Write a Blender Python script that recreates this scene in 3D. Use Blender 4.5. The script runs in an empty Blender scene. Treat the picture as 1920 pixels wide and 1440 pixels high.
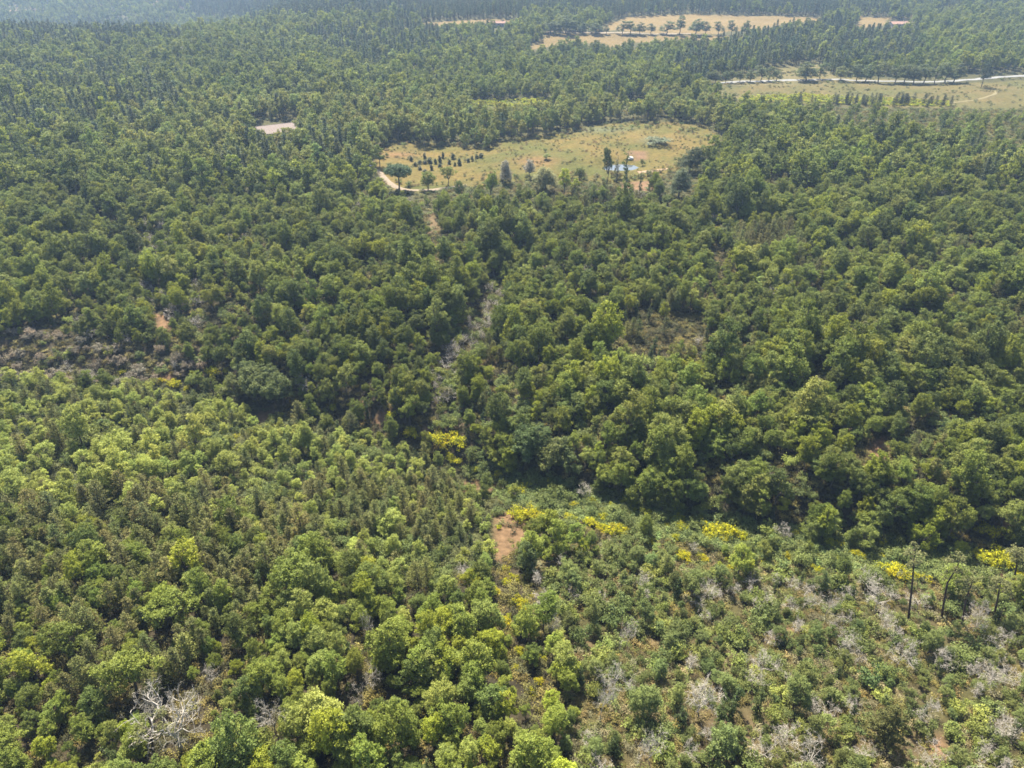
import bpy, math
import numpy as np
from mathutils import Vector

# ------------------------------------------------------------------ camera, sky, sun, exposure
SC = bpy.context.scene
COL = SC.collection
CAM_Z, PITCH, FPX = 98.0, math.radians(32.0), 1321.0      # FPX: focal length in pixels of a 1920 px wide frame
cam_d = bpy.data.cameras.new('camera')
cam_d.sensor_width = 36.0
cam_d.lens = FPX / 1920 * 36.0
cam_d.clip_start, cam_d.clip_end = 1.0, 12000
cam = bpy.data.objects.new('camera', cam_d)
cam.location = (0, 0, CAM_Z)
cam.rotation_euler = (math.pi / 2 - PITCH, 0, 0)
COL.objects.link(cam)
SC.camera = cam

SUN_AZ, SUN_EL = math.radians(-16), math.radians(56)      # azimuth clockwise from +Y (ahead of the camera)
world = bpy.data.worlds.new('World')
SC.world = world
world.use_nodes = True
wn = world.node_tree.nodes
sky = wn.new('ShaderNodeTexSky')
sky.sky_type = 'NISHITA'
sky.sun_disc = False
sky.sun_elevation, sky.sun_rotation = SUN_EL, SUN_AZ % (2 * math.pi)
sky.air_density, sky.dust_density, sky.ozone_density = 1.0, 2.0, 1.0
world.node_tree.links.new(sky.outputs[0], wn['Background'].inputs[0])
wn['Background'].inputs[1].default_value = 0.082
sun_d = bpy.data.lights.new('sun', 'SUN')
sun_d.energy, sun_d.angle, sun_d.color = 5.0, math.radians(0.6), (1.0, 0.94, 0.80)
sun = bpy.data.objects.new('sun', sun_d)
sdir = Vector((math.cos(SUN_EL) * math.sin(SUN_AZ), math.cos(SUN_EL) * math.cos(SUN_AZ), math.sin(SUN_EL)))
sun.rotation_euler = (-sdir).to_track_quat('-Z', 'Y').to_euler()
sun.location = (0, 0, 150)
COL.objects.link(sun)
vs = SC.view_settings
vs.view_transform, vs.look, vs.exposure, vs.gamma = 'Standard', 'None', 1.76, 1.0
vs.use_curve_mapping = False
SC.render.engine = 'CYCLES'
cy = SC.cycles
cy.max_bounces, cy.diffuse_bounces, cy.glossy_bounces, cy.transmission_bounces, cy.volume_bounces = 3, 2, 1, 2, 0
cy.caustics_reflective = cy.caustics_refractive = False
cy.use_denoising = True
cy.denoiser, cy.denoising_input_passes, cy.denoising_prefilter = 'OPENIMAGEDENOISE', 'RGB_ALBEDO_NORMAL', 'ACCURATE'
cy.use_adaptive_sampling = False
SC.render.filter_size = 1.6 if hasattr(SC.render, 'filter_size') else 1.5
cy.filter_width = 1.6

rng = np.random.default_rng(7)

# ------------------------------------------------------------------ projection helpers (photo pixels, 1920 x 1440)
CP, SP = math.cos(PITCH), math.sin(PITCH)
def project(X, Y, Z):
    dz = Z - CAM_Z
    dep = np.maximum(Y * CP - dz * SP, 1e-3)
    up = Y * SP + dz * CP
    return 960 + FPX * X / dep, 720 - FPX * up / dep, dep
def flat_point(px, py, z=0.0):
    u, v = (px - 960) / FPX, (720 - py) / FPX
    dy, dz = CP + v * SP, -SP + v * CP
    t = (z - CAM_Z) / dz
    return u * t, dy * t
def inpoly(px, py, poly):
    px, py = np.asarray(px, float), np.asarray(py, float)
    r = np.zeros(px.shape, bool)
    n = len(poly)
    for i in range(n):
        x1, y1 = poly[i]; x2, y2 = poly[(i + 1) % n]
        if y1 == y2: continue
        c = ((y1 > py) != (y2 > py)) & (px < (x2 - x1) * (py - y1) / (y2 - y1) + x1)
        r ^= c
    return r
def hash2(i, j, seed):
    h = (i.astype(np.int64) * 374761393 + j.astype(np.int64) * 668265263 + seed * 974634777) & 0xFFFFFFFF
    h = ((h ^ (h >> 13)) * 1274126177) & 0xFFFFFFFF
    return ((h ^ (h >> 16)) & 0xFFFFFF) / float(0xFFFFFF)
def vnoise(x, y, seed=0):
    x, y = np.asarray(x, float), np.asarray(y, float)
    i, j = np.floor(x), np.floor(y)
    fx, fy = x - i, y - j
    fx, fy = fx * fx * (3 - 2 * fx), fy * fy * (3 - 2 * fy)
    a, b = hash2(i, j, seed), hash2(i + 1, j, seed)
    c, d = hash2(i, j + 1, seed), hash2(i + 1, j + 1, seed)
    return (a * (1 - fx) + b * fx) * (1 - fy) + (c * (1 - fx) + d * fx) * fy
def fbm(x, y, seed=0, oct=3):
    s, a, t = 0, 0.5, 0
    for o in range(oct):
        s = s + a * vnoise(x * 2 ** o, y * 2 ** o, seed + o * 17); t += a; a *= 0.5
    return s / t
def sstep(a, b, x):
    t = np.clip((x - a) / (b - a), 0, 1)
    return t * t * (3 - 2 * t)

# ------------------------------------------------------------------ terrain
GULLY_PX = [(-900, 700), (-300, 690), (0, 702), (250, 715), (450, 745), (640, 800), (870, 865), (1100, 930), (1400, 990), (1700, 1030), (1920, 1060), (2400, 1110), (3200, 1200)]
_g = np.array([flat_point(x, y, -14.0) for x, y in GULLY_PX])
_gx, _gy = _g[:, 0], _g[:, 1]
_o = np.argsort(_gx); _gx, _gy = _gx[_o], _gy[_o]
RK = np.array([(-400, 0), (320, 0), (420, 2), (520, 4), (650, 8), (760, 13), (900, 22), (1100, 28), (1400, 36), (2000, 48), (3000, 60), (5000, 60)], float)
LK = np.array([(-400, 0), (320, 0), (450, 2), (600, 7), (720, 14), (820, 19), (900, 8), (1080, -22), (1280, -36), (1450, -20), (1700, 14), (2200, 52), (3400, 66), (5000, 66)], float)
_ys = np.arange(-500, 5200, 5.0)
_k = np.ones(25) / 25
_rk = np.convolve(np.pad(np.interp(_ys, RK[:, 0], RK[:, 1]), 12, 'edge'), _k, 'valid')
_lk = np.convolve(np.pad(np.interp(_ys, LK[:, 0], LK[:, 1]), 12, 'edge'), _k, 'valid')
_draw = np.array([flat_point(x, y, -5) for x, y in [(875, 850), (850, 760), (850, 690), (880, 610), (930, 540), (1000, 470)]])
_draw2 = np.array([flat_point(x, y, -5) for x, y in [(470, 745), (400, 660), (330, 600), (280, 520), (250, 440)]])
POND = flat_point(1165, 309, 0.3)
def polydist(X, Y, P):
    best = np.full(np.shape(X), 1e9)
    for a, b in zip(P[:-1], P[1:]):
        d = b - a
        t = np.clip(((X - a[0]) * d[0] + (Y - a[1]) * d[1]) / (d @ d), 0, 1)
        best = np.minimum(best, np.hypot(X - a[0] - t * d[0], Y - a[1] - t * d[1]))
    return best
def terrain(X, Y):
    X, Y = np.asarray(X, float), np.asarray(Y, float)
    lf = 1 - sstep(-0.46, -0.2, X / np.maximum(Y, 60))
    lf = lf * sstep(450, 800, Y)
    z = np.interp(Y, _ys, _rk) * (1 - lf) + np.interp(Y, _ys, _lk) * lf
    s = Y - np.interp(X, _gx, _gy)
    near = -15 + 13.5 * sstep(0, 95, -s) + 1.5 * sstep(0, 14, -s)
    far = -15 + 4.5 * sstep(0, 13, s) + 10.5 * (1 - np.exp(-np.maximum(s, 0) / 62.0))
    g = np.where(s < 0, near, far)
    z = z + g * np.exp(-(np.maximum(s, 0) / 400.0) ** 2)
    z = z - 5.0 * np.exp(-(polydist(X, Y, _draw) / 11.0) ** 2) - 3.5 * np.exp(-(polydist(X, Y, _draw2) / 12.0) ** 2)
    amp = sstep(20, 300, Y)
    z = z + (fbm(X / 85.0, Y / 85.0, 3) - 0.5) * (5 + 3 * amp) + (fbm(X / 300.0, Y / 300.0, 9) - 0.5) * 12 * sstep(300, 900, Y)
    z = z + (fbm(X / 9.0, Y / 9.0, 5, 2) - 0.5) * 0.9
    r2 = ((X - POND[0]) / 12.5) ** 2 + ((Y - POND[1]) / 9.5) ** 2
    z = z - 2.6 * np.exp(-r2 ** 2)
    return z
def ray_ground(px, py):
    u, v = (px - 960) / FPX, (720 - py) / FPX
    dx, dy, dz = u, CP + v * SP, -SP + v * CP
    t = np.geomspace(60, 4500, 900)
    h = CAM_Z + t * dz - terrain(t * dx, t * dy)
    k = np.argmax(h < 0)
    k = max(k, 1)
    a, b, ha, hb = t[k - 1], t[k], h[k - 1], h[k]
    m = a + (b - a) * ha / (ha - hb + 1e-12)
    return np.array([m * dx, m * dy, float(terrain(m * dx, m * dy))])
def ground(x, y): return float(terrain(x, y))

# ------------------------------------------------------------------ areas of the place, outlined on the photograph
MEADOW = [(700, 300), (716, 272), (760, 264), (840, 272), (900, 276), (960, 262), (1050, 247), (1140, 232), (1240, 226), (1330, 238), (1352, 262), (1338, 285), (1290, 300), (1262, 322), (1205, 340), (1100, 342), (1000, 338), (930, 344), (890, 350), (840, 357), (780, 362), (745, 358), (722, 342), (704, 322)]
RMEADOW = [(1340, 166), (1450, 158), (1600, 157), (1820, 156), (1990, 146), (1990, 214), (1920, 210), (1790, 208), (1700, 200), (1640, 204), (1560, 196), (1480, 194), (1380, 190), (1345, 182)]
HEATHR = [(1560, 212), (1700, 228), (1640, 236), (1560, 232), (1530, 222)]
FIELD_A = [(985, 97), (1010, 78), (1030, 66), (1130, 64), (1300, 67), (1420, 68), (1340, 76), (1262, 74), (1240, 82), (1180, 78), (1150, 92), (1120, 80), (1050, 84), (1005, 92)]
FIELD_B = [(1118, 56), (1170, 33), (1280, 27), (1480, 30), (1545, 34), (1530, 42), (1470, 44), (1440, 54), (1330, 64), (1230, 62)]
FIELD_C = [(783, 42), (930, 36), (980, 36), (975, 41), (900, 43), (830, 50), (800, 48)]
FIELD_D = [(1607, 33), (1662, 32), (1667, 45), (1640, 50), (1605, 51)]
YELLOW_A = [(880, 190), (1035, 184), (1045, 196), (960, 202), (885, 200)]
YELLOW_B = [(1385, 184), (1500, 177), (1620, 184), (1780, 190), (1780, 201), (1640, 198), (1500, 192), (1390, 192)]
YELLOW_C = [(1150, 188), (1215, 188), (1215, 198), (1150, 198)]
VERGE = [(1325, 158), (1345, 150), (1460, 128), (1530, 120), (1560, 140), (1640, 146), (1700, 150), (1600, 156), (1400, 162)]
SOILS = [[(922, 970), (968, 956), (1000, 996), (972, 1034), (936, 1050), (916, 1010)],
         [(1820, 1052), (1848, 1042), (1890, 1072), (1905, 1082), (1850, 1086)],
         [(690, 776), (735, 768), (748, 782), (720, 796), (692, 792)], [(792, 786), (808, 800), (814, 822), (800, 816)],
         [(472, 778), (510, 770), (520, 786), (490, 796)], [(285, 592), (300, 580), (324, 600), (318, 620), (296, 622)],
         [(250, 708), (330, 704), (330, 716), (255, 720)], [(860, 905), (940, 908), (935, 924), (870, 922)],
         [(1860, 955), (1890, 950), (1905, 985), (1875, 990)], [(655, 745), (690, 752), (685, 764), (655, 760)],
         [(1440, 1180), (1480, 1176), (1484, 1196), (1446, 1200)], [(1730, 1385), (1760, 1370), (1780, 1420), (1740, 1440)],
         [(1180, 282), (1212, 284), (1215, 300), (1190, 298)], [(1160, 340), (1230, 338), (1230, 356), (1165, 356)],
         [(205, 1160), (235, 1150), (240, 1200), (215, 1195)], [(1620, 840), (1660, 815), (1668, 850), (1640, 880)]]
TRAIL = [(798, 396), (820, 396), (828, 440), (830, 505), (812, 508), (808, 450)]
LIGHT = [(-80, 700), (250, 712), (430, 738), (520, 780), (660, 795), (760, 830), (860, 880), (950, 960), (930, 1060), (800, 1100), (620, 1050), (400, 965), (-80, 965)]
PINE1 = [(-80, 935), (350, 905), (560, 965), (640, 1020), (560, 1085), (430, 1175), (300, 1265), (-80, 1310)]
PINE2 = [(660, 905), (800, 880), (900, 950), (780, 1010), (640, 985)]
PINE3 = [(1365, 425), (1490, 418), (1500, 465), (1400, 478)]
PINE4 = [(1225, 545), (1300, 540), (1320, 620), (1300, 680), (1250, 680)]
SPARSE = [(1010, 1035), (1150, 1005), (1330, 1050), (1500, 1060), (1680, 1095), (1990, 1120), (1990, 1500), (1180, 1500), (1070, 1420), (1055, 1260), (1000, 1140)]
RAVINE = [(850, 870), (930, 868), (1080, 905), (1250, 940), (1450, 985), (1700, 1010), (1990, 1050), (1990, 1090), (1700, 1090), (1450, 1055), (1200, 1005), (960, 950)]
HEATHS = [[(1130, 600), (1220, 575), (1330, 590), (1340, 650), (1200, 668), (1130, 640)], [(1330, 455), (1365, 452), (1380, 500), (1340, 510)],
          [(1480, 480), (1520, 476), (1540, 505), (1490, 510)], [(880, 640), (960, 625), (950, 690), (890, 690)], [(1600, 820), (1660, 800), (1690, 850), (1620, 880)],
          [(1080, 440), (1110, 435), (1120, 480), (1085, 485)], [(1040, 345), (1180, 350), (1240, 375), (1100, 385), (1030, 370)],
          [(1400, 330), (1470, 320), (1480, 350), (1410, 360)], [(1560, 222), (1720, 226), (1820, 236), (1720, 262), (1600, 250)]]
DRAW = [(800, 770), (815, 680), (860, 590), (920, 510), (960, 540), (905, 640), (860, 720), (890, 840), (840, 840)]
GREY = [(-80, 596), (70, 600), (300, 645), (420, 690), (330, 702), (240, 704), (-80, 704)]
CONIF = [([(-80, 118), (180, 122), (330, 165), (330, 235), (120, 270), (-80, 300)], .2), ([(380, 40), (640, 36), (790, 36), (1000, 28), (1400, 24), (1560, 26), (1560, -80), (200, -80)], .93),
         ([(1235, 160), (1300, 90), (1480, 44), (1720, 48), (1720, 112), (1500, 148), (1320, 160)], .6), ([(540, 60), (800, 48), (900, 88), (700, 125)], .45),
         ([(-80, 40), (300, 45), (340, 75), (200, 85), (-80, 95)], .6), ([(1560, 24), (1990, 20), (1990, -80), (1560, -80)], .5), ([(400, 300), (640, 250), (680, 290), (560, 330), (420, 350)], .3)]
RSPARSE = [(1500, 206), (1640, 204), (1990, 206), (1990, 290), (1800, 285), (1640, 268), (1560, 245)]
BELT = [(250, 205), (600, 185), (900, 195), (1340, 180), (1345, 240), (1140, 232), (900, 276), (720, 266), (690, 320), (400, 330), (200, 260)]
OPEN = [MEADOW, RMEADOW, FIELD_A, FIELD_B, FIELD_C, FIELD_D, YELLOW_A, YELLOW_B, YELLOW_C]

def ground_colours(px, py, X, Y, ok):
    n = len(X)
    n1, n2, n3 = fbm(X / 14, Y / 14, 21), fbm(X / 4.5, Y / 4.5, 22, 2), fbm(X / 45, Y / 45, 23)
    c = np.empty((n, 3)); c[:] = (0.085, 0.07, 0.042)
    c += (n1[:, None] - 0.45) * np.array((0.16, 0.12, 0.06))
    jx, jy = px + (n2 - 0.5) * 10, py + (n1 - 0.5) * 6
    def put(poly, col, alt=None, w=1.0):
        m = inpoly(jx, jy, poly) & ok
        v = np.array(col)[None] * np.ones((m.sum(), 1))
        if alt is not None:
            t = np.clip((0.45 * n1[m] + 0.25 * n2[m] + 0.45 * n3[m] - 0.42) / 0.30, 0, 1)[:, None]
            v = v * (1 - t) + np.array(alt)[None] * t
        c[m] = c[m] * (1 - w) + v * w
    far = ok & (Y > 265)
    c[far] = c[far] * 0.35 + np.array((0.17, 0.165, 0.058)) * 0.65
    put(SPARSE, (0.22, 0.16, 0.085), (0.13, 0.12, 0.045), 0.9)
    put(RAVINE, (0.07, 0.09, 0.03), (0.12, 0.12, 0.05), 0.9)
    put(LIGHT, (0.13, 0.12, 0.05), (0.10, 0.12, 0.04), 0.8)
    for h in HEATHS: put(h, (0.15, 0.11, 0.05), (0.10, 0.10, 0.035))
    put(DRAW, (0.17, 0.13, 0.085), (0.10, 0.09, 0.05)); put(GREY, (0.18, 0.135, 0.08), (0.11, 0.10, 0.06))
    put(MEADOW, (0.31, 0.22, 0.062), (0.17, 0.172, 0.040))
    put(RMEADOW, (0.26, 0.20, 0.072), (0.18, 0.175, 0.052)); put(HEATHR, (0.2, 0.15, 0.07), (0.15, 0.15, 0.05))
    for f in (FIELD_A, FIELD_B, FIELD_C, FIELD_D): put(f, (0.38, 0.265, 0.105), (0.31, 0.22, 0.085))
    for f in (YELLOW_A, YELLOW_B, YELLOW_C): put(f, (0.30, 0.28, 0.05), (0.2, 0.22, 0.05))
    put(RSPARSE, (0.20, 0.19, 0.065), (0.16, 0.175, 0.05))
    put([(1060, 1196), (1130, 1186), (1230, 1192), (1240, 1225), (1150, 1240), (1065, 1232)], (0.30, 0.21, 0.12), (0.17, 0.13, 0.06), 0.85)
    put(VERGE, (0.30, 0.24, 0.10), (0.2, 0.19, 0.07)); put(TRAIL, (0.30, 0.21, 0.11))
    for s in SOILS: put(s, (0.42, 0.25, 0.14), (0.30, 0.19, 0.10))
    # rust-coloured and pale grass areas inside the meadow
    m = inpoly(px, py, MEADOW) & ok
    e = np.exp(-((px - 1005) / 42) ** 2 - ((py - 302) / 9) ** 2) * 0.8; e += np.exp(-((px - 745) / 36) ** 2 - ((py - 290) / 6) ** 2) * 0.9
    e = np.clip(e * m, 0, 1)[:, None]; c = c * (1 - e) + np.array((0.40, 0.225, 0.10)) * e
    e = np.exp(-((px - 1120) / 60) ** 2 - ((py - 243) / 5) ** 2) * 0.8 + np.exp(-((px - 1225) / 26) ** 2 - ((py - 263) / 5) ** 2)
    e = np.clip(e * m, 0, 1)[:, None]; c = c * (1 - e) + np.array((0.22, 0.24, 0.13)) * e
    # bare scars on the far hill
    for (a, b, w, h) in ((310, 3, 30, 3), (340, 16, 8, 3), (30, 22, 34, 6), (60, 16, 45, 2)):
        e = np.exp(-((px - a) / w) ** 2 - ((py - b) / h) ** 2) * ok * (Y > 1150); c = c * (1 - e[:, None]) + np.array((0.48, 0.33, 0.24)) * e[:, None]
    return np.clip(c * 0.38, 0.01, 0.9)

# ------------------------------------------------------------------ materials
def nodes_of(name):
    m = bpy.data.materials.new(name); m.use_nodes = True
    nt = m.node_tree; nt.nodes.clear()
    out = nt.nodes.new('ShaderNodeOutputMaterial')
    return m, nt, out
def leaf_material(name, transl=0.32, rough=0.55, spec=0.15, ryel=0.35, shoots=None):
    m, nt, out = nodes_of(name); N, L = nt.nodes, nt.links
    at = N.new('ShaderNodeAttribute'); at.attribute_type = 'INSTANCER'; at.attribute_name = 'tint'
    rn = N.new('ShaderNodeAttribute'); rn.attribute_type = 'GEOMETRY'; rn.attribute_name = 'rnd'
    mr = N.new('ShaderNodeMapRange'); mr.inputs[3].default_value = 0.62; mr.inputs[4].default_value = 1.42
    L.new(rn.outputs['Fac'], mr.inputs[0])
    hs = N.new('ShaderNodeHueSaturation')
    mh = N.new('ShaderNodeMapRange'); mh.inputs[3].default_value = 0.507; mh.inputs[4].default_value = 0.507 - 0.05 * ryel
    L.new(rn.outputs['Fac'], mh.inputs[0]); L.new(mh.outputs[0], hs.inputs['Hue'])
    col = at.outputs['Color']
    if shoots:
        mf = N.new('ShaderNodeMapRange'); mf.inputs[1].default_value = 0.34; mf.inputs[2].default_value = 0.46; L.new(rn.outputs['Fac'], mf.inputs[0])
        mc = N.new('ShaderNodeMix'); mc.data_type = 'RGBA'; mc.inputs[6].default_value = (*shoots, 1); L.new(mf.outputs[0], mc.inputs[0]); L.new(col, mc.inputs[7]); col = mc.outputs[2]
    L.new(mr.outputs[0], hs.inputs['Value']); L.new(col, hs.inputs['Color'])
    p = N.new('ShaderNodeBsdfPrincipled'); p.inputs['Roughness'].default_value = rough; p.inputs['Specular IOR Level'].default_value = spec
    L.new(hs.outputs[0], p.inputs['Base Color'])
    tr = N.new('ShaderNodeBsdfTranslucent')
    hv = N.new('ShaderNodeHueSaturation'); hv.inputs['Hue'].default_value = 0.49; hv.inputs['Value'].default_value = 1.25
    L.new(hs.outputs[0], hv.inputs['Color']); L.new(hv.outputs[0], tr.inputs['Color'])
    mx = N.new('ShaderNodeMixShader'); mx.inputs[0].default_value = transl
    L.new(p.outputs[0], mx.inputs[1]); L.new(tr.outputs[0], mx.inputs[2]); L.new(mx.outputs[0], out.inputs[0])
    return m
def noise_material(name, c1, c2, scale, rough=0.9, bump=0.0, dist=0.1, spec=0.2, detail=4, stretch=None):
    m, nt, out = nodes_of(name); N, L = nt.nodes, nt.links
    tc = N.new('ShaderNodeTexCoord'); src = tc.outputs['Object']
    if stretch:
        mp = N.new('ShaderNodeMapping'); mp.inputs['Scale'].default_value = stretch; L.new(src, mp.inputs[0]); src = mp.outputs[0]
    nz = N.new('ShaderNodeTexNoise'); nz.inputs['Scale'].default_value = scale; nz.inputs['Detail'].default_value = detail
    L.new(src, nz.inputs['Vector'])
    cr = N.new('ShaderNodeValToRGB'); cr.color_ramp.elements[0].position = 0.32; cr.color_ramp.elements[1].position = 0.68
    cr.color_ramp.elements[0].color = (*c1, 1); cr.color_ramp.elements[1].color = (*c2, 1)
    L.new(nz.outputs['Fac'], cr.inputs[0])
    p = N.new('ShaderNodeBsdfPrincipled'); p.inputs['Roughness'].default_value = rough; p.inputs['Specular IOR Level'].default_value = spec
    L.new(cr.outputs[0], p.inputs['Base Color'])
    if bump:
        b = N.new('ShaderNodeBump'); b.inputs['Strength'].default_value = bump; b.inputs['Distance'].default_value = dist
        L.new(nz.outputs['Fac'], b.inputs['Height']); L.new(b.outputs[0], p.inputs['Normal'])
    L.new(p.outputs[0], out.inputs[0])
    return m
def ground_material():
    m, nt, out = nodes_of('ground'); N, L = nt.nodes, nt.links
    at = N.new('ShaderNodeAttribute'); at.attribute_name = 'soil'
    tc = N.new('ShaderNodeTexCoord')
    nz = N.new('ShaderNodeTexNoise'); nz.inputs['Scale'].default_value = 0.55; nz.inputs['Detail'].default_value = 8; nz.inputs['Roughness'].default_value = 0.7
    L.new(tc.outputs['Object'], nz.inputs['Vector'])
    mr = N.new('ShaderNodeMapRange'); mr.inputs[1].default_value = 0.3; mr.inputs[2].default_value = 0.7; mr.inputs[3].default_value = 0.55; mr.inputs[4].default_value = 1.4
    L.new(nz.outputs['Fac'], mr.inputs[0])
    hs = N.new('ShaderNodeHueSaturation'); L.new(mr.outputs[0], hs.inputs['Value']); L.new(at.outputs['Color'], hs.inputs['Color'])
    b = N.new('ShaderNodeBump'); b.inputs['Strength'].default_value = 0.8; b.inputs['Distance'].default_value = 0.5; L.new(nz.outputs['Fac'], b.inputs['Height'])
    p = N.new('ShaderNodeBsdfPrincipled'); p.inputs['Roughness'].default_value = 0.95; p.inputs['Specular IOR Level'].default_value = 0.1
    L.new(hs.outputs[0], p.inputs['Base Color']); L.new(b.outputs[0], p.inputs['Normal']); L.new(p.outputs[0], out.inputs[0])
    return m
M = {}
M['leaf'] = leaf_material('broad_leaves', 0.34)
M['needle'] = leaf_material('needles', 0.15, 0.6, 0.2, 0.5)
M['flower'] = leaf_material('broom_flowers', 0.35, 0.7, 0.1, 0.3, (0.13, 0.16, 0.03))
M['bark'] = noise_material('grey_brown_bark', (0.06, 0.048, 0.038), (0.16, 0.135, 0.11), 3.0, stretch=(1, 1, 0.3))
M['pinebark'] = noise_material('dark_pine_bark', (0.04, 0.028, 0.022), (0.10, 0.07, 0.055), 3.0, stretch=(1, 1, 0.3))
M['deadwood'] = noise_material('bleached_wood', (0.30, 0.265, 0.22), (0.54, 0.49, 0.42), 2.0)
M['ground'] = ground_material()
M['gravel'] = noise_material('pale_gravel', (0.15, 0.115, 0.078), (0.21, 0.165, 0.12), 1.2, bump=0.3)
M['track'] = noise_material('dirt_track', (0.20, 0.13, 0.08), (0.28, 0.19, 0.12), 0.9, bump=0.3)
M['faint'] = noise_material('trodden_grass', (0.13, 0.108, 0.05), (0.155, 0.127, 0.062), 0.9)
M['road'] = noise_material('pale_concrete', (0.15, 0.148, 0.145), (0.20, 0.197, 0.19), 0.7)
M['roofpink'] = noise_material('weathered_pink_sheet', (0.16, 0.125, 0.108), (0.21, 0.168, 0.147), 0.5, stretch=(1, 6, 1))
M['tiles'] = noise_material('terracotta_tiles', (0.20, 0.11, 0.08), (0.28, 0.18, 0.14), 1.5)
M['render'] = noise_material('lime_render', (0.30, 0.27, 0.23), (0.36, 0.33, 0.28), 1.0)
M['white'] = noise_material('white_sheet', (0.30, 0.295, 0.29), (0.36, 0.355, 0.35), 1.0)
M['wood'] = noise_material('dark_boards', (0.09, 0.065, 0.045), (0.17, 0.13, 0.09), 2.0)
M['glass'] = noise_material('dark_glass', (0.03, 0.035, 0.04), (0.05, 0.055, 0.06), 1.0, rough=0.15, spec=0.5)
M['stone'] = noise_material('pale_stone', (0.38, 0.36, 0.33), (0.52, 0.50, 0.46), 3.0, bump=0.4)
def water_material():
    m, nt, out = nodes_of('pond_water'); N, L = nt.nodes, nt.links
    p = N.new('ShaderNodeBsdfPrincipled'); p.inputs['Base Color'].default_value = (0.07, 0.078, 0.075, 1); p.inputs['Roughness'].default_value = 0.06; p.inputs['IOR'].default_value = 1.33
    p.inputs['Specular IOR Level'].default_value = 0.9
    nz = N.new('ShaderNodeTexNoise'); nz.inputs['Scale'].default_value = 3.0
    b = N.new('ShaderNodeBump'); b.inputs['Strength'].default_value = 0.08; b.inputs['Distance'].default_value = 0.05
    L.new(nz.outputs['Fac'], b.inputs['Height']); L.new(b.outputs[0], p.inputs['Normal']); L.new(p.outputs[0], out.inputs[0])
    return m
M['water'] = water_material()

# ------------------------------------------------------------------ mesh helpers
def mesh_from(name, V, F, mats, attrs=None, mat_idx=None, smooth=False):
    """V (n,3); F list of arrays (m,k) of one polygon size each"""
    me = bpy.data.meshes.new(name)
    V = np.asarray(V, np.float32)
    if not isinstance(F, (list, tuple)): F = [F]
    F = [np.asarray(f, np.int32) for f in F if len(f)]
    me.vertices.add(len(V)); me.vertices.foreach_set('co', V.ravel())
    loops = np.concatenate([f.ravel() for f in F]) if F else np.zeros(0, np.int32)
    sizes = np.concatenate([np.full(len(f), f.shape[1], np.int32) for f in F]) if F else np.zeros(0, np.int32)
    me.loops.add(len(loops)); me.loops.foreach_set('vertex_index', loops)
    me.polygons.add(len(sizes))
    st = np.zeros(len(sizes), np.int32); st[1:] = np.cumsum(sizes)[:-1]
    me.polygons.foreach_set('loop_start', st)
    for m in mats: me.materials.append(m)
    if mat_idx is not None: me.polygons.foreach_set('material_index', np.asarray(mat_idx, np.int32))
    for k, (typ, data) in (attrs or {}).items():
        a = me.attributes.new(k, typ, 'POINT')
        a.data.foreach_set('value' if typ == 'FLOAT' else 'color' if 'COLOR' in typ else 'vector', np.asarray(data, np.float32).ravel())
    me.update(calc_edges=True)
    me.polygons.foreach_set('use_smooth', np.full(len(sizes), smooth))
    return me
def link(name, me, parent=None, loc=None, rz=0.0, scale=None):
    o = bpy.data.objects.new(name, me)
    COL.objects.link(o)
    if parent is not None: o.parent = parent
    if loc is not None: o.location = loc
    if rz: o.rotation_euler = (0, 0, rz)
    if scale is not None: o.scale = scale
    return o
def tag(o, label=None, cat=None, group=None, kind=None):
    if label: o['label'] = label
    if cat: o['category'] = cat
    if group: o['group'] = group
    if kind: o['kind'] = kind
    return o

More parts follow.
